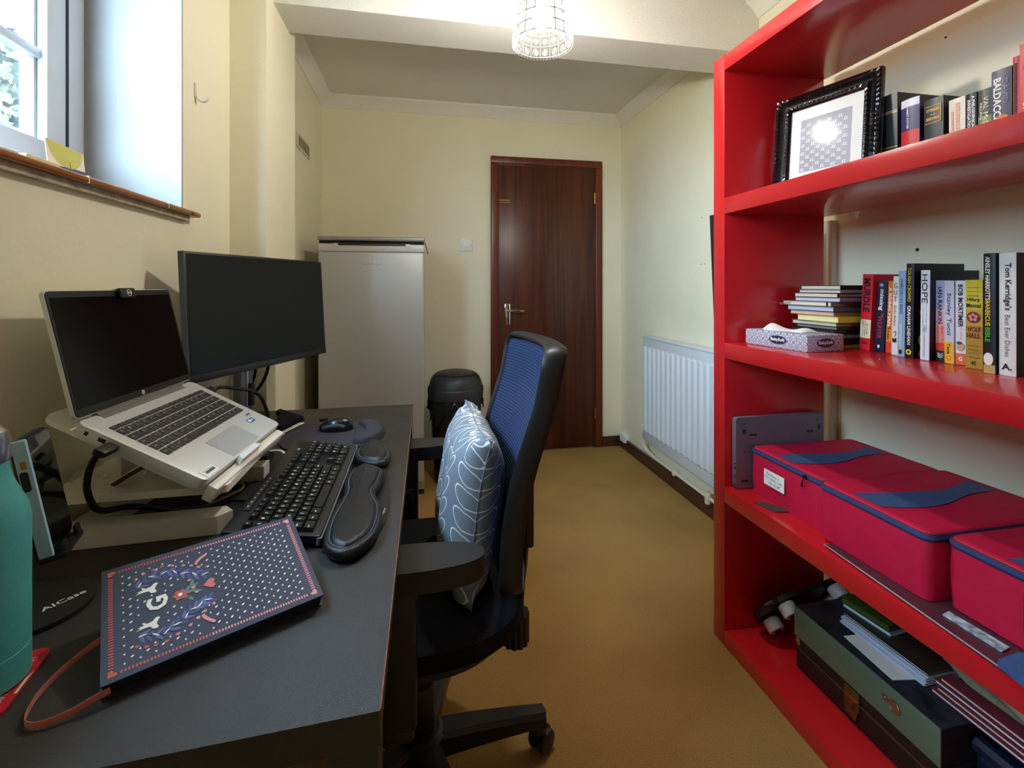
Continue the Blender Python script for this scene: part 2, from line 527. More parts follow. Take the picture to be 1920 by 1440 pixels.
# ---------------------------------------------------------------- red bookcase
RED = mat('glossy_red_lacquer', '#C21B22', 0.27, nz=0.03, ns=3, coat=0.25)
BX, BB = .957, 1.33
bc = thing('bookcase', 'tall glossy red open bookcase with thick shelves against right wall', 'bookcase', (BX, .8, 0))
def wbox(name, par, lo, hi, m, bev=.0008, **k):
    """box given in world coordinates, parented to a thing that only has a location"""
    o = par.matrix_basis.translation
    return MB().box([lo[i] - o[i] for i in range(3)], [hi[i] - o[i] for i in range(3)], m, bev, **k).build(name, par)
wbox('side_panel', bc, (BX, 1.353, 0), (BB, 1.409, 1.897), RED)
wbox('side_panel', bc, (BX, .20, 0), (BB, .256, 1.897), RED)
SH = [(.0, .049), (.459, .509), (.921, .972), (1.384, 1.435), (1.844, 1.893)]
for z0, z1 in SH:
    wbox('shelf', bc, (BX, .256, z0), (BB, 1.353, z1 - .0006), RED)

# ---------------------------------------------------------------- desk
DESKM = mat('black_brown_desk_foil', '#1A1614', 0.39, nz=0.25, ns=7, bump=0.5, bs=1500, spec=0.75)
t = DESKM.node_tree; p = t.nodes['Principled BSDF']                  # smudges: roughness varies over the foil
n1 = t.nodes.new('ShaderNodeTexNoise'); n1.inputs['Scale'].default_value = 6; n1.inputs['Detail'].default_value = 8
m1 = t.nodes.new('ShaderNodeMapRange'); m1.inputs[1].default_value = .35; m1.inputs[2].default_value = .65
m1.inputs[3].default_value = .32; m1.inputs[4].default_value = .46
t.links.new([n for n in t.nodes if n.type == 'TEX_COORD'][0].outputs['Object'], n1.inputs['Vector'])
t.links.new(n1.outputs['Fac'], m1.inputs[0]); t.links.new(m1.outputs[0], p.inputs['Roughness'])
ZD = .735
dk = thing('desk', 'black-brown rectangular desk standing against the window wall', 'desk', (-.32, 1.09, 0))
L = lambda pts: [(x + .32, y - 1.09) for x, y in pts]
MB().prism(L([(-.039, .480), (-.024, 1.706), (-.60, 1.703), (-.612, .455)]), ZD - .036, ZD - .0006, DESKM, .0012).build('desktop', dk)
EDGE = mat('worn_chipboard_edge', '#7A4A33', .7, nz=.4, ns=60)
MB().tube([(-.0385 + .32, .482 - 1.09, ZD - .0012), (-.0236 + .32, 1.704 - 1.09, ZD - .0012)], .0011, EDGE, seg=6, n=0).build('worn_edge', dk)
for x, y in ((-.066, .52), (-.052, 1.665), (-.575, 1.665), (-.585, .50)):
    MB().box((x - .025 + .32, y - .025 - 1.09, 0), (x + .025 + .32, y + .025 - 1.09, ZD - .036), DESKM, .002).build('leg', dk)
MB().box((-.57 + .32, 1.65 - 1.09, ZD - .11), (-.06 + .32, 1.67 - 1.09, ZD - .036), DESKM).build('apron', dk)
MB().box((-.59 + .32, .52 - 1.09, .30), (-.575 + .32, 1.65 - 1.09, ZD - .036), DESKM).build('modesty_panel', dk)

# ---------------------------------------------------------------- office chair
CH = thing('office_chair', 'black swivel office chair with tall blue mesh back at the desk', 'chair', (0, 1.118, 0))
SEATF = mat('black_seat_fabric', '#101014', 0.92, nz=0.15, ns=300, bump=0.5, bs=900, spec=.2)
MESHF = bpy.data.materials.new('navy_mesh_fabric'); MESHF.use_nodes = True
t = MESHF.node_tree; p = t.nodes['Principled BSDF']
tc = t.nodes.new('ShaderNodeTexCoord'); wv = t.nodes.new('ShaderNodeTexWave')
wv.bands_direction = 'Z'; wv.inputs['Scale'].default_value = 42; wv.inputs['Distortion'].default_value = .4
t.links.new(tc.outputs['Object'], wv.inputs['Vector'])
r = t.nodes.new('ShaderNodeValToRGB'); r.color_ramp.elements[0].color = lin('#0A1730'); r.color_ramp.elements[1].color = lin('#183058')
t.links.new(wv.outputs['Fac'], r.inputs[0]); t.links.new(r.outputs[0], p.inputs['Base Color'])
bu = t.nodes.new('ShaderNodeBump'); bu.inputs['Strength'].default_value = .5; bu.inputs['Distance'].default_value = .002
t.links.new(wv.outputs['Fac'], bu.inputs['Height']); t.links.new(bu.outputs[0], p.inputs['Normal'])
p.inputs['Roughness'].default_value = .75; p.inputs['Sheen Weight'].default_value = .12; p.inputs['Sheen Tint'].default_value = lin('#5C86D8')
# seat
def sup(a, b, n, k=40, cx=0, cy=0):
    out = []
    for i in range(k):
        t_ = 2 * math.pi * i / k
        c, s_ = math.cos(t_), math.sin(t_)
        out.append((cx + a * abs(c) ** (2 / n) * (1 if c > 0 else -1), cy + b * abs(s_) ** (2 / n) * (1 if s_ > 0 else -1)))
    return out
MB().prism(sup(.245, .258, 2.7, 48, -.015), .452, .487, SEATF, .022, 4).build('seat', CH)
MB().prism(sup(.205, .212, 2.7, 48, -.015), .402, .454, BLACKPL, .008).build('seat_shell', CH)
# backrest
def bk(s, t_, d=0.0):
    z = .535 + t_ * (1.018 - .535)
    w_ = .205 - .012 * (1 - t_)
    return (.168 + (z - .56) * .185 + .035 * (1 - s * s) - .02 * math.sin(math.pi * min(1, t_ * 1.3)) + d, s * w_ - .006, z)
per = []
def corner(s0, t0, s1, t1, sc_, tc_):
    for k in range(6):
        a = k / 5 * math.pi / 2
        per.append((s0 + (s1 - s0) * math.sin(a) if sc_ else s0 + (s1 - s0) * (1 - math.cos(a)),
                    t0 + (t1 - t0) * (1 - math.cos(a)) if sc_ else t0 + (t1 - t0) * math.sin(a)))
for k in range(9): per.append((-.86 + 1.72 * k / 9, 1.0))
corner(.86, 1.0, 1.0, .93, True, False)
for k in range(12): per.append((1.0, .93 - .86 * (k + .5) / 12))
corner(1.0, .07, .86, 0.0, False, False)
for k in range(9): per.append((.86 - 1.72 * (k + .5) / 9, 0.0))
corner(-.86, 0.0, -1.0, .07, True, False)
for k in range(12): per.append((-1.0, .07 + .86 * (k + .5) / 12))
corner(-1.0, .93, -.86, 1.0, False, False)
fr = MB().tube([bk(s, t_, .012) for s, t_ in per], .02, BLACKPL, seg=12, n=2, flat=(.024, .009), closed=True, up=(1, 0, 0)).build('backrest_frame', CH)
b = MB()
b.grid(lambda u, v: bk(-.97 + 1.94 * u, .025 + .95 * v, -.004), 17, 17, MESHF)
b.grid(lambda u, v: bk(-.97 + 1.94 * u, .025 + .95 * v, .003), 17, 17, MESHF)
b.build('mesh_panel', fr, fix=False)
# back bracket with knob
b = MB()
b.tube([(.248, -.006, .735), (.247, -.006, .70), (.243, -.006, .62), (.235, -.006, .48), (.20, -.006, .40), (.05, -.006, .385)], .02, BLACKPL, seg=10, flat=(.014, .045), up=(1, 0, 0))
b.box((.228, -.05, .54), (.262, .038, .72), BLACKPL, .008)
b.build('back_bracket', CH)
b = MB()
pr = []
for k in range(36): pr.append(((.034 if k % 3 else .030) * math.cos(k * math.pi / 18), (.034 if k % 3 else .030) * math.sin(k * math.pi / 18)))
b.prism(pr, 0, .07, BLACKPL, .008, 2, Matrix.Translation((.224, -.006, .300)))
b.cyl((.224, -.006, .36), (.228, -.006, .44), .020, BLACKPL)
b.build('adjustment_knob', CH)
# armrests
for sy, yc in ((-1, -.287), (1, .318)):
    ar = MB()
    out = sup(.150, .045, 2.5, 56, -.038)
    ar.prism(out, .646, .684, BLACKPL, .017, 5, Matrix.Translation((0, yc, 0)))
    ao = ar.build('armrest', CH)
    b = MB()
    b.box((-.085, yc - .014 + sy * .008, .40), (-.005, yc + .014 + sy * .008, .648), BLACKPL, .008)
    b.box((-.08, min(0, yc + sy * .012), .372), (-.01, max(0, yc + sy * .012), .402), BLACKPL, .008)
    b.build('arm_post', ao)
    MB().box((-.07, yc - sy * .012 - .004, .52), (-.02, yc - sy * .012 + .004, .555), GREYPL, .003).build('height_button', ao)
MB().box((-.12, -.08, .352), (.10, .08, .40), BLACKPL, .012).build('tilt_mechanism', CH)
MB().tube([(-.03, -.07, .375), (-.03, -.17, .372), (-.03, -.24, .368)], .006, BLACKPL, flat=(.004, .011)).build('tilt_lever', CH)
b = MB()
b.cyl((0, 0, .09), (0, 0, .235), .034, BLACKPL, .033, bev=.004)
b.cyl((0, 0, .235), (0, 0, .30), .029, BLACKPL, bev=.003)
b.cyl((0, 0, .30), (0, 0, .36), .018, GREYPL)
b.build('gas_lift', CH)
MB().lathe([(0, .055), (.05, .055), (.062, .085), (.058, .118), (.045, .128), (0, .128)], BLACKPL).build('base_hub', CH)
CASTM = mat('black_caster_plastic', '#17181B', .38, nz=.08)
for k in range(5):
    a = R(3 + 72 * k)
    T = Matrix.Rotation(a, 4, 'Z')
    b = MB()
    st = []
    N = 9
    for i in range(N + 1):
        q = i / N
        rr_ = .04 + .262 * q
        zt = .122 - .004 * q - .012 * q * q
        hh = .052 - .022 * q
        wd = .030 - .009 * q
        st.append((rr_, wd, zt, hh))
    vs = []
    for rr_, wd, zt, hh in st:
        vs += [(rr_, -wd, zt - hh), (rr_, -wd, zt - .01), (rr_, -wd + .008, zt), (rr_, wd - .008, zt), (rr_, wd, zt - .01), (rr_, wd, zt - hh)]
    fs = []
    for i in range(N):
        for j in range(6):
            l = (j + 1) % 6
            fs.append((i * 6 + j, i * 6 + l, (i + 1) * 6 + l, (i + 1) * 6 + j))
    fs += [(0, 1, 2, 3, 4, 5), tuple(N * 6 + j for j in (5, 4, 3, 2, 1, 0))]
    b.raw(vs, fs, BLACKPL, T)
    b.cyl((.288, 0, .055), (.288, 0, .10), .019, BLACKPL, T=T)
    lg = b.build('base_leg', CH)
    sw = R((35, 80, -50, 20, 110)[k])
    TC = Matrix.Translation((.288 * math.cos(a), .288 * math.sin(a), 0)) @ Matrix.Rotation(a + sw, 4, 'Z')
    b = MB()
    for sy in (-1, 1):
        b.cyl((.012, sy * .006, .027), (.012, sy * .024, .027), .027, CASTM, bev=.006, T=TC, seg=28)
    hood = [(-.02, .03)] + [(.012 + .031 * math.cos(R(q)), .027 + .031 * math.sin(R(q))) for q in range(170, -15, -12)]
    hood += [(.012 + .022 * math.cos(R(q)), .027 + .022 * math.sin(R(q))) for q in range(-10, 180, 24)]
    b.prism(hood, -.006, .006, CASTM, 0, 2, TC @ Matrix.Rotation(R(90), 4, 'X'))
    b.cyl((0, 0, .04), (0, 0, .062), .010, CASTM, T=TC)
    b.build('caster', lg)

# cushion on the chair
CUSH = bpy.data.materials.new('leaf_print_cushion_cotton'); CUSH.use_nodes = True
t = CUSH.node_tree; p = t.nodes['Principled BSDF']
def nd(tp, **kw):
    n = t.nodes.new(tp)
    for k, v in kw.items(): setattr(n, k, v)
    return n
def mth(op, a, b_=None, c=None):
    n = nd('ShaderNodeMath', operation=op)
    for i, v in enumerate((a, b_, c)):
        if v is None: continue
        if isinstance(v, (int, float)): n.inputs[i].default_value = v
        else: t.links.new(v, n.inputs[i])
    return n.outputs[0]
tc = nd('ShaderNodeTexCoord'); sx = nd('ShaderNodeSeparateXYZ'); t.links.new(tc.outputs['Object'], sx.inputs[0])
PU, PV = .098, .046
u = mth('ADD', mth('MULTIPLY', mth('ABSOLUTE', sx.outputs[2]), .28), mth('ABSOLUTE', mth('SUBTRACT', mth('MODULO', mth('ADD', sx.outputs[0], 1.0 * PU * 10 + .178 + PU / 2), PU), PU / 2)))
v = mth('MODULO', mth('ADD', mth('SUBTRACT', sx.outputs[1], mth('MULTIPLY', u, .75)), 10 * PV), PV)
du = mth('DIVIDE', mth('SUBTRACT', u, PU * .30), PU * .245)
dv = mth('DIVIDE', mth('SUBTRACT', v, PV / 2), PV * .43)
f = mth('SQRT', mth('ADD', mth('MULTIPLY', du, du), mth('MULTIPLY', dv, dv)))
ringm = mth('LESS_THAN', mth('ABSOLUTE', mth('SUBTRACT', f, .94)), .055)
stem = mth('LESS_THAN', u, .0003)
tot = mth('MAXIMUM', ringm, stem)
mx = nd('ShaderNodeMixRGB'); mx.inputs[1].default_value = lin('#777F89'); mx.inputs[2].default_value = lin('#E6E4DA')
t.links.new(tot, mx.inputs[0]); t.links.new(mx.outputs[0], p.inputs['Base Color'])
p.inputs['Roughness'].default_value = .85
cu = FR((.113, 1.138, .662), (0, 1, 0), (math.sin(R(7)), 0, math.cos(R(7))))
root = thing('cushion', 'grey cushion with white leaf outlines propped on the office chair', 'cushion', M=cu)
def pil(side):
    def fn(a, b_):
        x, y = 2 * a - 1, 2 * b_ - 1
        px = x * .178 * (1 - .075 * (1 - y * y) * (abs(x) ** 2)); py = y * .1735 * (1 - .075 * (1 - x * x) * (abs(y) ** 2))
        h = .067 * (max(0, (1 - x ** 4) * (1 - y ** 4)) ** .55)
        h += .004 * math.sin(9 * x + 3 * y) * (1 - x * x) * (1 - y * y)
        crn = max(0, (abs(x) + abs(y) - 1.45)) * .02 * math.sin(30 * x)
        return (px, py, side * h + crn)
    return fn
b = MB()
b.grid(pil(1), 41, 41, CUSH); b.grid(pil(-1), 41, 41, CUSH)
bmesh.ops.remove_doubles(b.bm, verts=b.bm.verts, dist=1e-5)
b.build('cover', root, smooth=80)
def edge_pt(k):
    q = k / 40 * 4; i = int(q) % 4; fct = q - int(q); w_ = 2 * fct - 1
    x, y = ((w_, 1), (1, -w_), (-w_, -1), (-1, w_))[i]
    px = x * .178 * (1 - .075 * (1 - y * y) * (abs(x) ** 2)); py = y * .1735 * (1 - .075 * (1 - x * x) * (abs(y) ** 2))
    crn = max(0, (abs(x) + abs(y) - 1.45)) * .02 * math.sin(30 * x)
    return (px, py, crn)
MB().tube([edge_pt(k) for k in range(40)], .0011, mat('grey_cotton_seam', '#6A7888', .9), seg=6, n=1, closed=True).build('seam', root)

# ---------------------------------------------------------------- fridge
SILV = mat('silver_painted_steel', '#B4B7B6', 0.38, 0.35, nz=0.03, ns=3, bump=.15, bs=500)
SILV2 = mat('silver_plastic_trim', '#C4C5C2', 0.4, 0.1, nz=.03)
fg = thing('fridge', 'silver upright larder fridge with flat top beside the black bin', 'fridge', (-.25, 2.88, 0))
FX0, FX1 = -.272, .272
MB().box((FX0, -.23, .03), (FX1, .30, 1.378), SILV, .006).build('body', fg)
b = MB(); b.box((FX0, -.283, .09), (FX1, -.234, 1.336), SILV, .012, 3); b.build('door', fg)
b = MB()
b.box((FX0 - .001, -.285, 1.333), (FX1 + .001, -.234, 1.376), SILV2, .008, 3)
dr_ = b.build('door_cap', fg)
b = MB(); b.box((-.19, -.2865, 1.366), (.19, -.262, 1.377), GREYPL, .002); b.box((-.196, -.287, 1.357), (-.172, -.27, 1.378), SILV2, .002); b.box((.172, -.287, 1.357), (.196, -.27, 1.378), SILV2, .002)
b.build('handle_recess', dr_)
b = MB(); b.box((FX0 - .004, -.288, 1.392), (FX1 + .004, .30, 1.415), mat('grey_fridge_top', '#9A9A92', .35, .2), .009, 3)
b.build('top', fg)
b = MB(); b.box((FX0 + .004, -.27, 1.37), (FX1 - .004, .29, 1.396), mat('dark_gap', '#1A1A1A', .8)); b.build('hinge_gap', fg)
b = MB(); b.box((FX0, -.22, 0), (FX1, .29, .088), GREYPL, .004); b.build('plinth', fg)
b = MB()
b.box((-.047, -.2846, 1.266), (.048, -.2825, 1.288), SILV2, .001)
b.text('BEKO', mat('embossed_silver', '#D6D8D6', .25, .6), FR((0, -.2848, 1.277), (1, 0, 0), (0, 0, 1)), .085, .014, .01)
b.build('badge', fg)
MB().tube([(FX1 + .004, -.27, 1.386), (FX1 + .012, -.25, 1.36), (FX1 + .02, -.23, 1.33)], .0022, BLACKRUB).build('hanging_wire', fg)

# ---------------------------------------------------------------- bin
bn = thing('swing_bin', 'black round swing-top bin with a bag between fridge and door', 'bin', (.208, 2.83, 0))
MB().lathe([(0, 0), (.118, 0), (.124, .008), (.150, .50), (.148, .505), (0, .505)], BLACKPL, 40).build('body', bn)
MB().lathe([(.150, .49), (.163, .495), (.166, .55), (.163, .556), (.158, .56), (.151, .592), (.138, .618), (.112, .636), (.07, .646), (0, .649)], GREYPL, 48).build('lid', bn)
def flap(a, b_):
    x = (2 * a - 1) * .128
    y = (2 * b_ - 1) * .104 * (1 - (x / .135) ** 2) ** .5 - .012 * (1 - (x / .135) ** 2)
    r_ = min(math.hypot(x, y), .1379)
    P_ = [(0, .649), (.07, .646), (.112, .636), (.138, .618)]
    for (r0, z0), (r1, z1) in zip(P_, P_[1:]):
        if r_ <= r1: return (x, y, z0 + (z1 - z0) * (r_ - r0) / (r1 - r0) + .0035)
    return (x, y, .6215)
fo = MB().grid(flap, 25, 21, BLACKPL).build('flap', bn)
md = fo.modifiers.new('thickness', 'SOLIDIFY'); md.thickness = .003; md.offset = -1
MB().box((-.035, -.118, .628), (.035, -.098, .640), BLACKPL, .003).build('flap_lip', bn)
BAG = mat('black_bin_bag_film', '#15161A', .22, nz=.1, bump=.8, bs=60, spec=.6)
rng = random.Random(9)
prof = []
b = MB()
N = 56
low = [.41 + .045 * math.sin(k * .5) + .03 * math.sin(k * 1.7 + 1) + rng.uniform(-.012, .012) for k in range(N)]
def bag(u_, v_):
    k = int(round(u_ * N)) % N; a = 2 * math.pi * k / N
    z = .51 + (low[k] - .51) * v_
    r_ = .154 + .012 * v_ + .007 * math.sin(k * 2.1 + 3 * v_) * (.3 + v_) + rng.uniform(-.002, .002)
    return (r_ * math.cos(a), r_ * math.sin(a), z)
b.grid(bag, N, 7, BAG, wrap_u=True)
b.build('bag_liner', bn, smooth=80)

# ---------------------------------------------------------------- radiator on the right wall
RADW = mat('white_radiator_enamel', '#D3D8DC', .35, nz=.02)
rd = thing('radiator', 'white ribbed panel radiator on right wall behind the red bookcase', 'radiator', (1.40, 2.1, 0))
RY0, RY1, RZ0, RZ1, RX = 1.5 - 2.1, 2.715 - 2.1, .205, .842, 1.348 - 1.40
b = MB()
b.box((RX + .006, RY0, RZ0), (RX + .014, RY1, RZ1), RADW, .002)
y = RY1 - .008
pitch = .0525
while y - pitch > RY0:
    y1, y0 = y - .010, y - pitch + .010
    z0, z1 = RZ0 + .055, RZ1 - .055
    vs = []
    for zz, ins, d in ((z0, 0, .0065), (z0 + .014, .005, -.004), (z1 - .014, .005, -.004), (z1, 0, .0065)):
        vs += [(RX + .0065, y0 - .006, zz), (RX + d, y0 + ins, zz), (RX + d, y1 - ins, zz), (RX + .0065, y1 + .006, zz)]
    fs = [(i * 4 + j, i * 4 + j + 1, i * 4 + j + 5, i * 4 + j + 4) for i in range(3) for j in range(3)]
    b.raw(vs, fs, RADW)
    y -= pitch
b.build('front_panel', rd)
MB().box((RX + .014, RY0 + .01, RZ0 + .01), (1.415 - 1.40, RY1 - .01, RZ1 - .02), RADW, .004).build('rear_panel', rd)
MB().box((RX + .002, RY0, RZ1 - .008), (1.42 - 1.40, RY1, RZ1 + .004), RADW, .003).build('top_cover', rd)
for y in (RY1 - .2, RY0 + .2):
    MB().box((1.41 - 1.40, y - .02, RZ0 + .05), (1.4292 - 1.40, y + .02, RZ1 - .08), RADW, .002).build('wall_bracket', rd)
PIPE = mat('cream_painted_pipe', '#DDD6BC', .4, nz=.05)
b = MB()
b.cyl((1.382 - 1.4, RY1 - .01, .225), (1.382 - 1.4, RY1 + .035, .225), .011, CHROME)
b.cyl((1.382 - 1.4, RY1 + .035, .198), (1.382 - 1.4, RY1 + .035, .26), .010, BRASS)
v = b.build('valve', rd)
MB().cyl((1.382 - 1.4, RY1 + .035, .245), (1.382 - 1.4, RY1 + .035, .288), .0165, WHITEPL, .015, bev=.003).build('valve_cap', v)
MB().tube([(1.382 - 1.4, RY1 + .035, .20), (1.384 - 1.4, RY1 + .03, .15), (1.396 - 1.4, RY1 - .02, .118), (1.40 - 1.4, RY1 - .12, .108), (1.40 - 1.4, 2.3 - 2.1, .106), (1.40 - 1.4, 1.9 - 2.1, .104), (1.40 - 1.4, 1.5 - 2.1, .104)], .0085, PIPE).build('pipe', rd)
for y in (2.42, 1.85):
    MB().box((1.387 - 1.4, y - 2.1 - .01, .090), (1.4292 - 1.4, y - 2.1 + .01, .122), PIPE, .004).build('pipe_clip', rd)
MB().cyl((1.394 - 1.4, 2.10 - 2.1, .078), (1.394 - 1.4, 2.10 - 2.1, .135), .015, PIPE, bev=.003).build('drain_valve', rd)

# ---------------------------------------------------------------- small wall fittings
sw = thing('light_switch', 'square white light switch on back wall left of the door', 'switch', (.307, YB, 1.43))
MB().box((-.043, -.008, -.043), (.043, 0, .043), WHITEPL, .002).build('plate', sw)
MB().box((-.011, -.0115, -.013), (.011, -.006, .013), WHITEPL, .0015).build('rocker', sw)
for s in (-1, 1): MB().cyl((s * .03, -.0088, 0), (s * .03, -.006, 0), .0028, GREYPL, seg=12).build('screw', sw)
vn = thing('air_vent', 'cream slotted air vent high on the left alcove wall', 'vent', (XL, 2.705, 1.905))
VENT = mat('cream_vent_plastic', '#CFC7A4', .5)
b = MB(); b.box((0, -.14, -.038), (.007, .14, .038), VENT, .002); b.build('plate', vn)
b = MB()
for k in range(9):
    for z in (-.024, .002):
        if z < 0: b.box((.0066, -.11 + k * .026, -.026), (.0076, -.098 + k * .026, .026), HOLE)
b.build('slots', vn, smooth=0)
hk = MB()
hk.tube([(.004, 0, .024), (.005, 0, 0), (.008, 0, -.016), (.018, .003, -.022), (.028, .004, -.018), (.032, .004, -.006)], .003, WHITEPL, flat=(.003, .005))
hk.box((0, -.006, -.012), (.005, .006, .028), WHITEPL, .002)
h = hk.build('wall_hook'); h.location = (XL, 1.468, 1.694)
tag(h, 'small white plastic hook on the cream wall beside the window', 'hook')
s = thing('phone_socket', 'small white junction box on skirting in far right corner', 'socket', (XR - .018, 3.12, .083))
MB().box((-.016, -.045, -.028), (.018, .035, .03), WHITEPL, .004).build('housing', s)
MB().box((-.0175, -.02, -.012), (-.0155, .012, .012), PAPER).build('cover_plate', s)
# dark red framed board propped behind the bookcase
bd = thing('red_board', 'dark red board edge propped against far end of the red bookcase', 'board', M=Matrix.Translation((.9705, 1.428, 1.39)) @ Matrix.Rotation(R(-2.6), 4, 'Y') @ Matrix.Translation((0, 0, -1.39)))
b = MB(); b.box((-.004, -.012, .86), (.33, .012, 1.386), mat('dark_red_board', '#5A1218', .5), .002)
b.build('panel', bd)
b = MB(); b.box((-.0075, -.0135, .86), (-.003, .0135, 1.392), mat('black_board_trim', '#151012', .5), .001); b.build('edge_trim', bd)

# ---------------------------------------------------------------- pendant lamp
LX, LY, LZ = .368, 1.40, 1.895
pl = thing('pendant_lamp', 'glass bead pendant lampshade glowing below the ceiling beam', 'lamp', (LX, LY, ZC))
def glassy(name, w_tr, w_tl, col):
    m = bpy.data.materials.new(name); m.use_nodes = True
    t = m.node_tree; t.nodes.remove(t.nodes['Principled BSDF'])
    a = t.nodes.new('ShaderNodeBsdfTransparent'); b_ = t.nodes.new('ShaderNodeBsdfTranslucent'); g = t.nodes.new('ShaderNodeBsdfGlossy')
    g.inputs['Roughness'].default_value = .08
    n = t.nodes.new('ShaderNodeTexNoise'); n.inputs['Scale'].default_value = 30
    r_ = t.nodes.new('ShaderNodeValToRGB'); r_.color_ramp.elements[0].color = lin(col); r_.color_ramp.elements[1].color = (1, 1, 1, 1)
    t.links.new(n.outputs['Fac'], r_.inputs[0]); t.links.new(r_.outputs[0], b_.inputs[0])
    x = t.nodes.new('ShaderNodeMixShader'); x.inputs[0].default_value = w_tl
    t.links.new(a.outputs[0], x.inputs[1]); t.links.new(b_.outputs[0], x.inputs[2])
    y_ = t.nodes.new('ShaderNodeMixShader'); y_.inputs[0].default_value = .12
    t.links.new(x.outputs[0], y_.inputs[1]); t.links.new(g.outputs[0], y_.inputs[2])
    t.links.new(y_.outputs[0], t.nodes['Material Output'].inputs[0])
    return m
BEAD = glassy('clear_faceted_bead', .5, .03, '#C9CED0')
LWIRE = mat('pale_lamp_wire', '#45453F', .5, .6)
zr = LZ - ZC
def shr(q): return .090 - .028 * q ** 1.3        # radius up the shade, q = 0 bottom .. 1 top
HS = .20
b = MB()
NR, NC = 6, 18
for i in range(NR + 1):
    q = i / NR
    b.tube([(shr(q) * math.cos(2 * math.pi * k / 36), shr(q) * math.sin(2 * math.pi * k / 36), zr + HS * q) for k in range(36)], .0013, LWIRE, seg=5, n=0, closed=True)
for k in range(NC):
    a = 2 * math.pi * k / NC
    b.tube([(shr(q / 6) * math.cos(a), shr(q / 6) * math.sin(a), zr + HS * q / 6) for q in range(7)], .0011, LWIRE, seg=5, n=0)
for k in range(3):
    a = 2 * math.pi * k / 3
    b.tube([(.02 * math.cos(a), .02 * math.sin(a), zr + HS + .004), (shr(1) * math.cos(a), shr(1) * math.sin(a), zr + HS)], .0016, LWIRE, seg=6, n=0)
b.build('shade_frame', pl)
b0 = MB().ball((0, 0, 0), 1, BEAD, (.45, 1, 1), u=14, v=8).build('bead', pl)
first = True
for i in range(NR):
    q = (i + .5) / NR
    for k in range(NC):
        if i == NR - 1 and k % 2: continue
        a = 2 * math.pi * (k + .5) / NC
        o = b0 if first else b0.copy()
        if not first: COL.objects.link(o)
        first = False
        s_ = .0125 * shr(q) / .09
        o.matrix_basis = Matrix.Translation((shr(q) * math.cos(a), shr(q) * math.sin(a), zr + HS * q)) @ Matrix.Rotation(a, 4, 'Z') @ Matrix.Diagonal((s_ * .9, s_, .0138, 1))
b = MB()
for k in range(54):
    a = 2 * math.pi * k / 54
    b.ball((.0905 * math.cos(a), .0905 * math.sin(a), zr - .003), .0042, BEAD, u=8, v=6)
b.build('bead_fringe', pl)
BULBM = mat('glowing_bulb', '#FFFFFF', .4, emit='#FFF9F0', es=BULB)
MB().ball((0, 0, zr + .085), .030, BULBM, (1, 1, 1.15), u=24, v=16).build('bulb', pl)
MB().cyl((0, 0, zr + .118), (0, 0, zr + HS + .02), .017, WHITEPL, .015).build('lamp_holder', pl)
MB().cyl((0, 0, zr + HS + .02), (0, 0, -.01), .003, WHITEPL, seg=10).build('cord', pl)
MB().lathe([(0, -.028), (.014, -.028), (.038, -.010), (.040, 0), (0, 0)], WHITEPL).build('ceiling_rose', pl)

# ---------------------------------------------------------------- laptop on the desk stand
ALU = mat('silver_aluminium', '#D6D8D7', .36, .25, nz=.02, ns=3, bump=.12, bs=900)
ALUL = mat('pale_touchpad_glass', '#BEC3C7', .25, .3, nz=.01)
SCREEN = mat('switched_off_screen', '#050406', .16, nz=.02, spec=.2)
BEZEL = mat('black_screen_bezel', '#0C0B0D', .4)
KEYM = mat('charcoal_keycap', '#2C2D2F', .5, nz=.05)
KEYB = mat('black_keycap', '#101114', .38, nz=.05)
LEGD = mat('pale_key_legend', '#C9CACC', .6, nz=0)
yaw, pit = R(86.05), R(28.14)
ax = Vector((math.cos(yaw), math.sin(yaw), 0))
bx = Vector((math.sin(yaw), -math.cos(yaw), 0)) * math.cos(pit) - Vector((0, 0, 1)) * math.sin(pit)
LT = FR((-.512, 1.006, .9415), ax, -bx)
lp = thing('laptop', 'open silver laptop with black screen raised on the white stand', 'laptop', M=LT)
b = MB()
b.prism(rrect(-.161, -.214, .161, 0, .012), -.0165, 0, ALU, .0015, 2)
b.box((-.118, -.0135, -.0005), (.118, -.004, .0006), mat('speaker_slot_grey', '#6B6B66', .6, nz=.3, ns=300))
b.box((.125, -.149, -.0004), (.139, -.1475, .0004), GREYPL)
b.text('ELITE', GREYPL, FR((.128, -.151, .0004), (1, 0, 0), (0, 1, 0)), .02, .004)
b.build('base', lp)
b = MB()
for y0, y1, m_ in ((-.052, -.040, BEZEL), (-.072, -.058, BEZEL), (-.024, -.018, BEZEL)):
    b.box((-.1614, y0, -.0125), (-.155, y1, -.006), m_, .0006)
b.build('ports', lp)
MB().prism(rrect(-.056, -.209, .056, -.153, .003), .0001, .0006, ALUL).build('touchpad', lp)
b = MB()
b.box((.098, -.172, .0001), (.121, -.160, .0006), mat('blue_sticker', '#2F5CA8', .4))
b.box((.100, -.170, .0006), (.107, -.162, .0008), WHITEINK)
b.text('i5', WHITEINK, FR((.113, -.166, .0008), (1, 0, 0), (0, 1, 0)), .008, .005, .02)
b.build('processor_sticker', lp)
b = MB()
b.box((-.150, -.211, .0001), (-.112, -.194, .0006), PAPER)
for k in range(24):
    b.box((-.142 + k * .0011, -.2055, .0006), (-.142 + k * .0011 + (.0004, .0007, .0005)[k % 3], -.200, .0008), INK)
b.text('PROPERTY OF 5CG2', INK, FR((-.131, -.198, .0008), (1, 0, 0), (0, 1, 0)), .026, .002)
b.build('asset_label', lp)
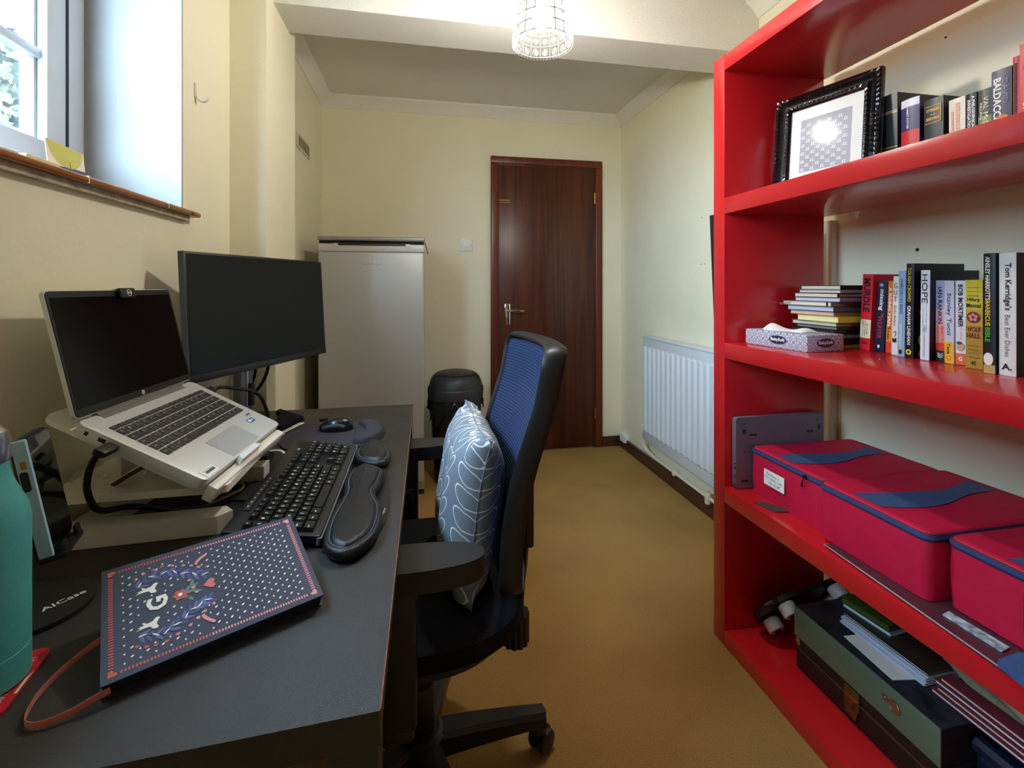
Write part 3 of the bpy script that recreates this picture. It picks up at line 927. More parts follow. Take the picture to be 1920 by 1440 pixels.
def keys(rows, par, T, unit, m, gap, h, leg_m, ch=.0006, name='key', slope=0.0):
    for y, hh, x0, items in rows:
        x = x0
        for it in items:
            lab, w_ = it if isinstance(it, tuple) else (it, 1)
            if lab is None:
                x += w_ * unit; continue
            b = MB()
            xa, xb = x + gap / 2, x + w_ * unit - gap / 2
            ya, yb = y - hh / 2, y + hh / 2
            if slope:
                s_ = slope
                vs = [(xa, ya, 0), (xb, ya, 0), (xb, yb, 0), (xa, yb, 0), (xa + s_, ya + s_ * .8, h), (xb - s_, ya + s_ * .8, h), (xb - s_, yb - s_ * .5, h), (xa + s_, yb - s_ * .5, h)]
                b.raw(vs, [(0, 3, 2, 1), (4, 5, 6, 7), (0, 1, 5, 4), (1, 2, 6, 5), (2, 3, 7, 6), (3, 0, 4, 7)], m)
            else:
                b.box((xa, ya, 0), (xb, yb, h), m, ch, 1)
            if lab:
                n_ = len(lab); th = hh * (.26 if n_ == 1 else .17); tw = th * (.8 if n_ == 1 else min(.62 * n_, (xb - xa) / th * .75))
                b.text(lab, leg_m, FR(((xa * .62 + xb * .38) if w_ < 1.4 else xa + .0055, y + (.12 if n_ == 1 else .05) * hh, h + .0003), (1, 0, 0), (0, 1, 0)), tw, th, .01)
            o = b.build(name, par, smooth=0 if slope else 30)
            if T is not None: o.matrix_basis = T
            x += w_ * unit
U = .0187
kx = -.1405
rows = [(-.0400, .0095, kx, [(s, 15 / 16) for s in ('esc', 'f1', 'f2', 'f3', 'f4', 'f5', 'f6', 'f7', 'f8', 'f9', 'f10', 'f11', 'f12', 'ins', 'del', 'pw')])]
R1 = list('`1234567890-=') + [('back', 2)]
R2 = [('tab', 1.5)] + list('QWERTYUIOP[]') + [('enter', 1.5)]
R3 = [('caps', 1.75)] + list("ASDFGHJKL;'#") + [('', 1.25)]
R4 = [('shift', 1.25)] + list('\\ZXCVBNM,./') + [('shift', 2.75)]
R5 = ['ctrl', 'fn', 'win', 'alt', ('', 5), 'alt', 'ctrl', 'up', '<', 'v', '>']
for k, rw in enumerate((R1, R2, R3, R4, R5)):
    rows.append((-.0545 - .0183 * k, .0162, kx, rw))
keys(rows, lp, Matrix.Translation((0, 0, .0001)), U, KEYM, .0026, .0012, LEGD)
lid = R(131.15)
LD = FR((0, -.001, .001), (1, 0, 0), (0, -math.cos(lid), math.sin(lid)))
b = MB()
b.prism(rrect(-.161, .003, .161, .209, .008), -.0075, -.0012, ALU, 0, 2, LD)
lidob = b.build('lid', lp)
b = MB()
b.prism(rrect(-.1595, .0045, .1595, .2075, .007), -.0012, .0002, BEZEL, .0004, 1, LD)
b.build('bezel', lidob)
b = MB(); b.box((-.155, .017, .0001), (.155, .197, .0005), SCREEN, 0, T=LD); b.build('screen', lidob, smooth=0)
b = MB()
TLG = LD @ Matrix.Translation((0, .0105, .0004))
b.prism(ell(0, 0, .0042, .0042, 24), 0, .0003, LEGD, T=TLG)
b.text('hp', INK, TLG @ Matrix.Translation((0, 0, .0005)), .0052, .0048, .0)
b.build('round_logo', lidob)
MB().cyl((-.12, 0, -.002), (.12, 0, -.002), .0052, mat('hinge_grey', '#77756D', .4, .4), seg=14).build('hinge', lp)
# webcam clipped to the lid
wc = thing('webcam', 'small black clip-on webcam at the top edge of the laptop screen', 'webcam', M=LT @ LD @ Matrix.Translation((.016, .2045, 0)))
b = MB(); b.box((-.021, -.0135, .0008), (.021, .0065, .0085), BLACKPL, .003, 3)
b.box((-.016, .0045, -.011), (.016, .0068, .004), BLACKPL, .001)
b.build('housing', wc)
b = MB(); T = Matrix.Translation((.001, -.0035, .0086))
b.tube([(.0058 * math.cos(k * math.pi / 12), .0058 * math.sin(k * math.pi / 12), 0) for k in range(24)], .0007, WHITEINK, seg=6, n=0, closed=True, T=T)
b.box((-.004, -.0011, -.0003), (.004, .0011, .0004), WHITEINK, T=T)
b.build('ring_mark', wc)

# ---------------------------------------------------------------- white stand under the laptop
STM = mat('off_white_stand_plastic', '#EAE7DC', .42, nz=.03)
sd = thing('laptop_stand', 'off-white adjustable laptop stand with folding plates on the desk', 'stand', (-.44, 1.0, ZD))
def S(p): return (p[0] + .44, p[1] - 1.0) + tuple(q - ZD for q in p[2:])
b = MB()
out = [(-.562, .862), (-.335, .872), (-.318, .893), (-.335, .912), (-.516, .904), (-.512, 1.09), (-.33, 1.096), (-.33, 1.135), (-.556, 1.132)]
b.prism([S(p) for p in out], 0, .030, STM, .012, 3)
b.build('base', sd)
b = MB()
b.tube([S((-.538, 1.05, ZD + .025)), S((-.525, 1.05, ZD + .05)), S((-.49, 1.05, .808))], .02, STM, flat=(.018, .03), seg=12)
b.build('arm', sd)
b = MB()
b.prism([S(p) for p in rrect(-.588, .864, -.316, 1.155, .008)], .807 - ZD, .819 - ZD, STM, .003)
b.build('lower_plate', sd)
b = MB()
for k in range(5):
    yy = .895 + k * .05
    b.prism([(q[0], q[1]) for q in ell(0, 0, .017, .012, 18) if q[1] >= -.001], -.0015, .0015, glassy('clear_plastic_tab', .7, .5, '#E8EADF'),
            T=Matrix.Translation(S((-.583, yy, .8195))) @ FR((0, 0, 0), (0, 1, 0), (0, 0, 1)))
b.build('clear_tabs', sd)
b = MB()
for k, xx in enumerate((-.565, -.552, -.538, -.522, -.505, -.478, -.462, -.452, -.418, -.408)):
    b.ball(S((xx, .945, .820)), .0042, STM, u=10, v=8)
b.build('adjustment_teeth', sd)
b = MB()
b.box((-.152, -.234, -.036), (.150, -.2158, -.009), STM, .004)
o = b.build('front_lip', sd); o.matrix_basis = sd.matrix_basis.inverted() @ LT
for xx in (-.02, ):
    b = MB()
    b.prism([(-.042 + xx, -.226), (.042 + xx, -.226), (.034 + xx, -.2156), (-.034 + xx, -.2156)], -.012, .005, WHITEPL, .002)
    o = b.build('front_hook', sd); o.matrix_basis = sd.matrix_basis.inverted() @ LT
b = MB()
b.prism(rrect(-.155, -.213, .145, .052, .02), -.0245, -.0175, STM, .002)
o = b.build('upper_plate', sd); o.matrix_basis = sd.matrix_basis.inverted() @ LT
b = MB()
b.box(S((-.515, .93, .822)), S((-.508, .985, .902)), STM, .003)
b.build('support_strut', sd)
MB().tube([S((-.45, 1.02, .822)), S((-.497, 1.02, .893))], .004, GREYPL).build('support_leg', sd)
MB().tube([S((-.41, 1.07, .822)), S((-.452, 1.07, .870))], .004, GREYPL).build('support_leg', sd)
def cable(name, label, pts, r, m, cat='cable', n=6, flat=None, group=None):
    c = Vector(pts[0])
    o = MB().tube([Vector(p) - c for p in pts], r, m, seg=8, n=n, flat=flat).build(name)
    o.location = c
    return tag(o, label, cat, group)
CABLE = mat('black_cable', '#0E0E10', .45, nz=.05)
WCAB = mat('white_cable', '#D8D6CC', .5, nz=.03)
GCAB = mat('grey_cable', '#8D8A7C', .5, nz=.05)
PW = lambda p: tuple(LT @ Vector(p))
plug = PW((-.166, -.066, -.0095))
ct = thing('charging_cable', 'black charging cable curving down from the left side of the laptop', 'cable', (0, 0, 0))
b = MB(); b.tube([plug, (-.480, .832, .902), (-.497, .833, .872), (-.503, .838, .835), (-.498, .856, .798), (-.482, .897, .783), (-.466, .926, .768), (-.452, .945, .753), (-.442, .95, .7435)], .0048, CABLE, n=7)
b.build('lead', ct)
b = MB(); T = LT @ Matrix.Translation((-.181, -.066, -.0095))
b.box((-.014, -.009, -.0055), (.0192, .009, .0055), BLACKPL, .003, T=T); b.build('plug', ct)
ad = thing('cable_adapter', 'small black cable joiner on desk inside the white laptop stand', 'adapter', (-.40, .95, ZD))
MB().box((-.04, -.012, .0), (.035, .012, .014), BLACKPL, .004).build('body', ad)
cable('usb_cable', 'thin grey cable with white plug looping under the laptop stand', [(-.43, .932, .744), (-.405, .945, .7455), (-.375, .985, .746), (-.352, 1.03, .746), (-.365, 1.065, .744), (-.41, 1.075, .7405), (-.46, 1.05, .7405)], .0026, GCAB)
pg = MB(); pg.box((-.014, -.007, -.004), (.014, .007, .004), WHITEPL, .002); o = pg.build('usb_plug'); o.location = (-.4395, .9285, .7455); o.rotation_euler = (0, 0, R(20))
tag(o, 'white cable plug lying inside the laptop stand base', 'plug')
cable('white_cable', 'short white cable arching behind the keyboard under the laptop', [(-.42, 1.22, .7385), (-.37, 1.225, .752), (-.325, 1.21, .758), (-.300, 1.17, .745), (-.302, 1.14, .7385)], .0032, WCAB)
cable('thin_black_cable', 'thin black wire looping on the desk left of the keyboard', [(-.33, .99, .7375), (-.365, 1.0, .7375), (-.37, .96, .7375), (-.34, .93, .7375), (-.325, .91, .7375)], .0018, CABLE, group=None)
cable('long_black_cable', 'thin black wire crossing the desk between stand and keyboard', [(-.45, 1.0, .7375), (-.40, 1.04, .7375), (-.35, 1.09, .7375), (-.318, 1.13, .7375)], .0018, CABLE)
cable('brown_cable', 'dark brown flat cable lying on the lower stand plate', [(-.495, .885, .8255), (-.475, .925, .836), (-.445, .975, .840), (-.405, .995, .8265)], .004, mat('brown_cable_jacket', '#4A4034', .6), flat=(.0025, .006))
hub = thing('dock_box', 'flat black box on desk under the raised laptop', 'box', (-.42, 1.215, ZD))
MB().box((-.05, -.025, 0), (.07, .03, .022), BLACKPL, .004).build('body', hub)

# ---------------------------------------------------------------- monitor
my, mt = R(67.234), R(3.313)
mn = Vector((math.sin(my), -math.cos(my), 0)); ma = Vector((math.cos(my), math.sin(my), 0))
mu = Vector((0, 0, 1)) * math.cos(mt) - mn * math.sin(mt)
MT = FR((-.433, 1.48, 1.079), ma, mu)
mo = thing('monitor', 'large black flat monitor on grey stand behind the laptop', 'monitor', M=MT)
b = MB(); b.box((-.27, -.1575, -.018), (.27, .1575, 0), BEZEL, .002)
b.box((-.27, -.1575, -.0175), (-.2685, .1575, -.0005), mat('grey_blue_trim', '#5F6B7C', .35, .3))
b.box((-.17, -.10, -.048), (.17, .09, -.017), BLACKPL, .012, 3)
b.build('body', mo)
b = MB(); b.box((-.264, -.139, -.001), (.264, .1515, .0006), SCREEN); b.build('screen', mo, smooth=0)
b = MB(); b.box((-.27, -.1575, -.002), (.27, -.1395, .0012), BEZEL, .001); b.build('lower_bezel', mo)
MB().box((.215, -.1582, -.008), (.221, -.1572, -.004), WHITEINK).build('power_light', mo)
GREYMET = mat('grey_stand_metal', '#8A8C90', .35, .6, nz=.03)
MI = mo.matrix_basis.inverted()
cx, cy = -.433 - mn.x * .085, 1.48 - mn.y * .085
b = MB()
T = MI @ FR((cx, cy, 0), ma, (-mn.x, -mn.y, 0))
b.box((-.024, -.014, ZD + .01), (.024, .014, 1.16), GREYMET, .004, T=T)
b.box((-.005, -.0165, ZD + .02), (.003, -.0125, 1.12), mat('pale_stand_strip', '#C6C9D6', .3, .6), .001, T=T)
b.build('stand_column', mo)
b = MB(); b.cyl((cx, cy, ZD + .155 - .735 + .735 - .05), (cx, cy, ZD + .106), .001, GREYMET)
b.cyl(tuple(Vector((cx, cy, .80)) + mn * .014 + ma * .012), tuple(Vector((cx, cy, .865)) + mn * .014 + ma * .012), .012, GREYPL, bev=.004)
for p in b.bm.verts: p.co = MI @ p.co
b.build('cable_clip', mo)
b = MB(); b.prism(rrect(-.08, -.02, .08, .08, .015), ZD, ZD + .012, BLACKPL, .003, T=T); b.build('stand_foot', mo)
b = MB(); b.box((-.04, -.04, .0), (.04, .04, .03), BLACKPL, .004, T=MI @ FR((-.433 - mn.x * .048, 1.48 - mn.y * .048, 1.08), ma, mu) @ Matrix.Translation((0, 0, -.03))); b.build('tilt_head', mo)
cable('monitor_cable', 'black monitor cable hanging behind the screen, left of a pair', [(-.482, 1.53, .95), (-.485, 1.535, .90), (-.508, 1.57, .85), (-.545, 1.59, .80), (-.555, 1.60, .75)], .0042, CABLE)
cable('monitor_power_cable', 'black monitor cable hanging behind the screen, right of a pair', [(-.455, 1.56, .95), (-.46, 1.565, .895), (-.490, 1.59, .84), (-.535, 1.60, .79), (-.55, 1.62, .75)], .0048, CABLE)
cb = thing('display_cable', 'black display cable looping from right edge of laptop to desk', 'cable', (0, 0, 0))
pr_ = PW((.165, -.040, -.010))
b = MB(); T = LT @ Matrix.Translation((.178, -.040, -.010)); b.box((-.0162, -.009, -.006), (.016, .009, .006), BLACKPL, .003, T=T); b.build('plug', cb)
p2 = PW((.19, -.040, -.010))
MB().tube([p2, PW((.215, -.042, -.009)), (-.475, 1.31, .895), (-.440, 1.40, .86), (-.425, 1.44, .80), (-.43, 1.46, .76), (-.44, 1.47, .748)], .0046, CABLE, n=7).build('lead', cb)

# ---------------------------------------------------------------- keyboard
KT = FR((-.229, 1.0175, .764), (0, 1, 0), (-.989, 0, .145))
kb = thing('keyboard', 'black full-size keyboard with white key legends on the desk', 'keyboard', M=KT)
KBODY = mat('black_keyboard_body', '#15161A', .35, nz=.15, ns=30, spec=.5)
b = MB(); b.prism(rrect(-.221, -.074, .221, .074, .008), -.012, .0, KBODY, .003)
b.build('body', kb)
b = MB(); b.prism(rrect(-.223, -.0765, .223, -.068, .004), -.014, -.003, mat('grey_keyboard_rim', '#6E727C', .3, .3), .002); b.build('front_rim', kb)
b = MB()
for s in (-.17, .17): b.box((s - .012, .05, -.022), (s + .012, .064, -.011), KBODY, .002)
b.build('feet', kb)
b = MB()
b.box((-.150, .0565, 0), (-.012, .0655, .002), mat('media_strip', '#1B1C20', .4), .001)
for k in range(8): b.box((-.140 + k * .0172, .060, .002), (-.137 + k * .0172, .0625, .0024), LEGD)
b.build('media_keys', kb)
b = MB(); b.text('logi', LEGD, FR((.158, .050, .0004), (1, 0, 0), (0, 1, 0)), .012, .007, .02); b.text('l', LEGD, FR((.128, .062, .0004), (1, 0, 0), (0, 1, 0)), .002, .005)
b.build('logo_print', kb, smooth=0)
U2 = .0183
x0, x1, x2 = -.2115, .0705, .1355
rows = [(.0405, .0125, x0, ['esc', (None, .6), 'f1', 'f2', 'f3', 'f4', (None, .6), 'f5', 'f6', 'f7', 'f8', (None, .6), 'f9', 'f10', 'f11', 'f12']),
        (.0405, .0125, x1, ['prt', 'scr', 'brk'])]
main = [list('`1234567890-=') + [('back', 2)], [('tab', 1.5)] + list('QWERTYUIOP[]') + [('', 1.5)],
        [('caps', 1.75)] + list("ASDFGHJKL;'#") + [('enter', 1.25)], [('shift', 1.25)] + list('\\ZXCVBNM,./') + [('shift', 2.75)],
        [('ctrl', 1.5), ('win', 1.25), ('alt', 1.25), ('', 5.5), ('alt', 1.25), ('fn', 1.25), ('mn', 1.25), ('ctrl', 1.75)]]
nav = [['ins', 'hm', 'pu'], ['del', 'end', 'pd'], [], [(None, 1), '^', ], ['<', 'v', '>']]
nump = [['nl', '/', '*', '-'], ['7', '8', '9', '+'], ['4', '5', '6'], ['1', '2', '3', 'ent'], [('0', 2), '.']]
for k in range(5):
    y = .0215 - .0183 * k
    rows.append((y, .0172, x0, main[k]))
    if nav[k]: rows.append((y, .0172, x1 + .0015, nav[k]))
    rows.append((y, .0172, x2, nump[k]))
keys(rows, kb, Matrix.Translation((0, 0, .0002)), U2, KEYB, .0012, .0065, WHITEINK, slope=.0022)

# ---------------------------------------------------------------- wrist rest
LEATH = mat('black_leatherette', '#121317', .36, nz=.1, bump=.35, bs=700, spec=.5)
wr_ = thing('wrist_rest', 'black padded wrist rest beside the front edge of the keyboard', 'wrist rest', (-.11, .95, ZD))
W = lambda l: [(x + .11, y - .95) for x, y in l]
def outline(l, n=5): return [(p.x, p.y) for p in smooth_path([(x, y, 0) for x, y in W(l)], n, True)]
def scale_out(o, d):
    n = len(o); res = []
    for i in range(n):
        a, c = Vector(o[i - 1]), Vector(o[(i + 1) % n])
        t_ = (c - a); nrm = Vector((t_.y, -t_.x)).normalized()
        res.append((o[i][0] + nrm.x * d, o[i][1] + nrm.y * d))
    return res
def area(o): return sum(o[i - 1][0] * o[i][1] - o[i][0] * o[i - 1][1] for i in range(len(o)))
def padded(o, h, par, dome=.007):
    if area(o) < 0: o = o[::-1]
    b = MB()
    n = len(o)
    rings = [(0.0, .004), (.0035, h * .5), (.0015, h * .85), (-.0025, h), (-.0060, h - .0015)]
    vs = []
    for d, z in rings: vs += [(p[0], p[1], z) for p in scale_out(o, d)]
    fs = []
    for i in range(len(rings) - 1):
        for k in range(n): fs.append((i * n + k, i * n + (k + 1) % n, (i + 1) * n + (k + 1) % n, (i + 1) * n + k))
    b.raw(vs, fs, LEATH)
    pad = b.build('pad_side', par, smooth=80)
    b = MB()
    rings = [(-.0060, h - .0015), (-.0085, h + dome * .4), (-.0115, h + dome * .7), (-.0135, h + dome * .82), (-.0145, h + dome * .85)]
    vs = []
    for d, z in rings: vs += [(p[0], p[1], z) for p in scale_out(o, d)]
    fs = []
    for i in range(len(rings) - 1):
        for k in range(n): fs.append((i * n + k, i * n + (k + 1) % n, (i + 1) * n + (k + 1) % n, (i + 1) * n + k))
    t0 = (len(rings) - 1) * n
    b.raw(vs, fs + [tuple(range(t0, t0 + n))], LEATH)
    b.build('pad_top', pad, smooth=80)
    so = scale_out(o, -.0062)
    MB().tube([(p[0], p[1], h - .0008) for p in so], .0009, mat('grey_piping', '#5A5E68', .5), seg=6, n=0, closed=True).build('piping', pad)
big = outline([(-.116, 1.092), (-.080, 1.054), (-.082, .985), (-.0885, .945), (-.072, .889), (-.068, .83), (-.077, .777), (-.108, .742), (-.143, .768), (-.1505, .847), (-.143, .925), (-.142, .960), (-.149, 1.014), (-.142, 1.07)])
padded(big, .022, wr_)
sml = outline([(-.130, 1.262), (-.094, 1.252), (-.074, 1.18), (-.072, 1.135), (-.088, 1.108), (-.118, 1.118), (-.1455, 1.152), (-.151, 1.205)])
padded(sml, .020, wr_)
b = MB(); b.prism(W([(-.150, .78), (-.11, .755), (-.075, .79), (-.060, .86), (-.058, .93), (-.066, 1.02), (-.075, 1.10), (-.14, 1.13)]), 0, .0042, BLACKPL, .001)
b.text('Kensington', WHITEINK, FR((-.0665 + .11, .885 - .95, .0044), (.12, 1, 0), (-1, .12, 0)), .042, .005, .01)
b.build('base_plate', wr_)

# ---------------------------------------------------------------- mouse mat and mouse
MAT = mat('purple_grey_mat_fabric', '#332F38', .85, nz=.1, ns=200, bump=.3, bs=900)
mm = thing('mouse_mat', 'dark purple-grey oval mouse mat with padded end beside keyboard', 'mouse mat', (-.23, 1.39, ZD))
mo_ = [(p.x, p.y) for p in smooth_path([(x + .23, y - 1.39, 0) for x, y in [(-.362, 1.33), (-.370, 1.40), (-.342, 1.472), (-.265, 1.500), (-.175, 1.495), (-.115, 1.455), (-.100, 1.385), (-.110, 1.330), (-.140, 1.285), (-.19, 1.262), (-.255, 1.262), (-.325, 1.278)]], 5, True)]
MB().prism(mo_, 0, .004, MAT, .0015).build('mat', mm)
gp = [(p.x, p.y) for p in smooth_path([(x + .23, y - 1.39, 0) for x, y in [(-.182, 1.485), (-.13, 1.468), (-.103, 1.40), (-.110, 1.335), (-.145, 1.288), (-.175, 1.30), (-.155, 1.35), (-.158, 1.42)]], 5, True)]
b = MB()
if area(gp) < 0: gp = gp[::-1]
n = len(gp); vs = []
rg = [(0, .003), (-.0015, .010), (-.004, .0155), (-.0075, .018)]
for d, z in rg: vs += [(p[0], p[1], z) for p in scale_out(gp, d)]
fs = [(i * n + k, i * n + (k + 1) % n, (i + 1) * n + (k + 1) % n, (i + 1) * n + k) for i in range(3) for k in range(n)] + [tuple(range(3 * n, 4 * n))]
b.raw(vs, fs, MAT); b.build('gel_pad', mm, smooth=80)
MM = mat('black_mouse_shell', '#0E0F12', .28, nz=.05, coat=.3)
ms = thing('mouse', 'black computer mouse with grey side band on the mouse mat', 'mouse', (-.238, 1.43, ZD + .004), rz=R(174))
def mousef(dx, hs, zlo):
    def fn(u_, v_):
        a = 2 * math.pi * u_; q = v_
        rx, ry = .048, .030
        k = math.sin(q * math.pi / 2) ** .75
        x = rx * math.cos(a) * k; y = ry * math.sin(a) * k * (1 - .12 * math.cos(a * 1) ** 2)
        z = zlo + (hs - zlo) * math.cos(q * math.pi / 2) ** .8 * (1 - .28 * (x / rx) ** 1 * (1 if x > 0 else .6))
        return (x, y, z)
    return fn
b = MB(); b.grid(mousef(0, .036, .004), 36, 10, MM, wrap_u=True); bmesh.ops.remove_doubles(b.bm, verts=b.bm.verts, dist=1e-6)
b.prism(ell(0, 0, .047, .028, 30), .0, .0045, BLACKPL)
b.build('shell', ms, smooth=80)
b = MB(); b.tube([(-.030, .0225, .014), (-.01, .0275, .019), (.015, .0265, .016), (.032, .020, .012)], .004, mat('grey_mouse_band', '#6A717C', .25, .2), flat=(.005, .0025)); b.build('side_band', ms)
b = MB(); b.cyl((.026, -.0035, .0265), (.026, .0035, .0265), .008, GREYPL, seg=20); b.build('scroll_wheel', ms)
b = MB(); b.box((.008, -.0004, .024), (.046, .0004, .0315), BLACKRUB); b.build('button_split', ms)

# ---------------------------------------------------------------- black pouch with white label
po_ = thing('pouch', 'folded black cloth pouch on the desk below the monitor', 'pouch', (-.43, 1.53, ZD))
PT = [(-.352, 1.552), (-.388, 1.440), (-.42, 1.435), (-.425, 1.50), (-.432, 1.60), (-.458, 1.64), (-.452, 1.665)]
CLOTH = mat('black_pouch_cloth', '#0A0A0E', .95, nz=.2, bump=.5, bs=400, spec=.2)
b = MB()
b.prism([(x + .43, y - 1.53) for x, y in PT], .003, .011, CLOTH, .003)
b.prism([(x * .94 + .002 + .43 * .94, (y - 1.53) * .94) for x, y in PT], .011, .017, CLOTH, .004)
b.build('cloth', po_)
TT = FR((.055, -.054, .0030), Vector((.042, .112, 0)), Vector((-.112, .042, 0)))
b = MB(); b.box((-.05, -.012, -.0012), (.056, .012, 0), PAPER, T=TT)
b.text('XYBNU LUZ', INK, TT @ Matrix.Translation((.004, -.006, .0004)), .085, .006, .02)
b.build('white_label', po_)
pp = MB(); pp.prism([(x + .40, y - 1.42) for x, y in [(-.412, 1.40), (-.388, 1.395), (-.374, 1.43), (-.40, 1.44)]], 0, .0012, PAPER)
o = pp.build('paper_slip'); o.location = (-.40, 1.42, ZD); tag(o, 'small white paper slip beside the black pouch', 'paper')

# ---------------------------------------------------------------- phone on its stand
pyaw, ptl = R(106.97), R(10.02)
pa = Vector((math.cos(pyaw), math.sin(pyaw), 0)); pn = Vector((math.sin(pyaw), -math.cos(pyaw), 0))
pu = Vector((0, 0, 1)) * math.cos(ptl) - pn * math.sin(ptl)
PT_ = FR((-.491, .744, .881), pa, pu)
ph = thing('phone', 'smartphone with pale blue case edge leaning on the black phone stand', 'phone', M=PT_)
CASEB = mat('pale_blue_phone_case', '#9FC3D6', .5, nz=.03)
b = MB(); b.prism(rrect(-.037, -.0765, .037, .0765, .010, 6), -.009, .0008, mat('black_phone_frame', '#0C0D10', .35), .001); b.build('body', ph)
b = MB(); b.prism(rrect(-.0345, -.074, .0345, .074, .008, 6), .0007, .0012, mat('phone_screen_glass', '#08080A', .06, spec=.6)); b.build('screen', ph, smooth=0)
cs = MB(); cs.prism(rrect(-.0385, -.078, .0385, .078, .011, 6), -.0105, -.0025, mat('black_phone_case', '#15171B', .5), .002)
cs = cs.build('case', ph)
b = MB(); b.prism(rrect(-.0415, -.0785, -.0355, .0785, .003, 4), -.0115, .002, CASEB, .002, 3); b.build('blue_bumper', cs)
b = MB(); b.box((-.0419, .041, -.0075), (-.0405, .051, -.0015), mat('orange_switch', '#B06A2C', .4), .0006); b.build('mute_switch', ph)
b = MB(); b.prism(rrect(.012, -.0085, .038, -.0005, .003), 0, .0008, BLACKPL, T=FR((-.0424, 0, -.0015), (0, 1, 0), (0, 0, 1)))
b.build('volume_buttons', ph)
ps = thing('phone_stand', 'black phone stand with round base between bottle and notebook', 'phone stand', (-.492, .712, ZD))
b = MB(); b.prism(ell(0, 0, .066, .062, 48), 0, .0055, mat('dusty_black_plastic', '#1A1A1A', .55, nz=.25, ns=40), .002)
b.text('AICase', WHITEINK, FR((.034, .006, .0058), (.62, .78, 0), (-.78, .62, 0)), .045, .010, .01)
b.build('base', ps)
IV = ps.matrix_basis.inverted()
b = MB(); b.tube([(-.036, .0, .004), (-.034, .010, .06), (-.045, .02, .12), (-.05, .022, .15)], .008, BLACKPL, flat=(.006, .022), up=(1, 0, 0)); b.build('post', ps)
b = MB()
b.box((-.034, -.088, -.016), (.034, -.080, .012), BLACKPL, .002, T=IV @ PT_)
for s in (-.024, .024): b.box((s - .007, -.088, .006), (s + .007, -.068, .0115), BLACKPL, .002, T=IV @ PT_)
b.box((-.033, -.084, -.018), (.033, .06, -.0125), BLACKPL, .002, T=IV @ PT_)
b.build('cradle', ps)

# ---------------------------------------------------------------- bottle and coaster
TEAL = mat('teal_powder_coat', '#50B0B2', .42, nz=.04, ns=200, bump=.2, bs=900)
STEEL = mat('brushed_steel', '#B9B9B6', .3, 1.0, nz=.06, ani=(1, 1, 30))
bt = thing('water_bottle', 'teal metal water bottle with steel cap on a red coaster', 'bottle', (-.447, .583, ZD + .003))
BR = .0385
MB().lathe([(0, 0), (BR - .003, 0), (BR, .003), (BR, .034), (BR - .0006, .0346), (BR - .0006, .0354), (BR, .036), (BR, .165), (BR - .002, .180), (BR - .009, .198), (BR - .0145, .212), (BR - .0165, .224), (BR - .0165, .231), (0, .231)], TEAL, 48).build('body', bt)
MB().lathe([(0, .229), (.0215, .229), (.0225, .231), (.0225, .254), (.021, .262), (.016, .2665), (0, .267)], STEEL, 40).build('cap', bt)
co = thing('coaster', 'red rounded coaster with white lettering under the teal bottle', 'coaster', (-.455, .578, ZD))
b = MB(); b.prism(rrect(-.05, -.048, .05, .048, .010), 0, .003, mat('red_coaster', '#C01E2C', .45), .001)
b.text('TEAM SUCCESS & NOT', WHITEINK, FR((.0385, 0, .0033), (0, 1, 0), (-1, 0, 0)), .07, .006)
b.prism([(.047, -.02), (.0495, -.02), (.0495, .01), (.0465, .0)], .003, .0033, CREAMP)
o = b.build('card', co); o.rotation_euler = (0, 0, R(10))

# ---------------------------------------------------------------- patterned notebook leaning on stand and keyboard
ny, nt = .516, .327
na = Vector((math.cos(ny), math.sin(ny), 0))
nc = Vector((-math.sin(ny) * math.cos(nt), math.cos(ny) * math.cos(nt), math.sin(nt)))
NT = FR((-.312, .537, .7535), na, nc)
nb = thing('notebook', 'navy notebook with floral wreath and letter G on the desk front', 'notebook', M=NT)
NAVY = mat('navy_cover_card', '#2B3048', .42, nz=.05, spec=.5)
WD, DP = .218, .152
b = MB()
b.prism(rrect(0, 0, WD, DP, .002, 3), -.0022, 0, NAVY, .0004)
RD = mat('coral_red_print', '#C8584C', .55); PK = mat('pink_print', '#D98A86', .55); CRE = mat('cream_print', '#ECEADC', .55)
BLU = mat('violet_blue_print', '#424C82', .55); GRN = mat('muted_green_print', '#5C7F74', .55); BLU2 = mat('slate_blue_print', '#59649A', .55)
zt = [0.0003]
def up(pts, m, dz=0.0): b.raw([(p[0], p[1], zt[0] + dz) for p in pts], [tuple(range(len(pts)))], m)
def heart(cx, cy, s, rot):
    o = []
    for k in range(20):
        t_ = 2 * math.pi * k / 20
        x = 16 * math.sin(t_) ** 3 / 17; y = (13 * math.cos(t_) - 5 * math.cos(2 * t_) - 2 * math.cos(3 * t_) - math.cos(4 * t_)) / 17
        o.append((cx + s * (x * math.cos(rot) - y * math.sin(rot)), cy + s * (x * math.sin(rot) + y * math.cos(rot))))
    return o
def leafp(cx, cy, l, w_, rot):
    o = []
    for k in range(12):
        t_ = 2 * math.pi * k / 12
        x = l * math.cos(t_); y = w_ * math.sin(t_) * (1 - .3 * math.cos(t_))
        o.append((cx + x * math.cos(rot) - y * math.sin(rot), cy + x * math.sin(rot) + y * math.cos(rot)))
    return o
# border dashes and corner hearts
n_ = 60
for k in range(n_):
    x = .016 + (WD - .032) * k / n_
    for y in (.0085, DP - .0085): up([(x, y - .0017), (x + .0017, y - .0017), (x + .0017, y + .0017), (x, y + .0017)], RD if k < 26 else PK)
n_ = 36
for k in range(n_):
    y = .015 + (DP - .030) * k / n_
    for x, c in ((.0085, RD), (WD - .0085, PK)): up([(x - .0022, y), (x + .0022, y), (x + .0022, y + .0017), (x - .0022, y + .0017)], c)
for x, y, a in ((.009, .009, 225), (.009, DP - .009, 135), (WD - .009, .009, 315), (WD - .009, DP - .009, 45)):
    up(heart(x, y, .0048, R(a) + R(90)), RD if x < .1 else PK)
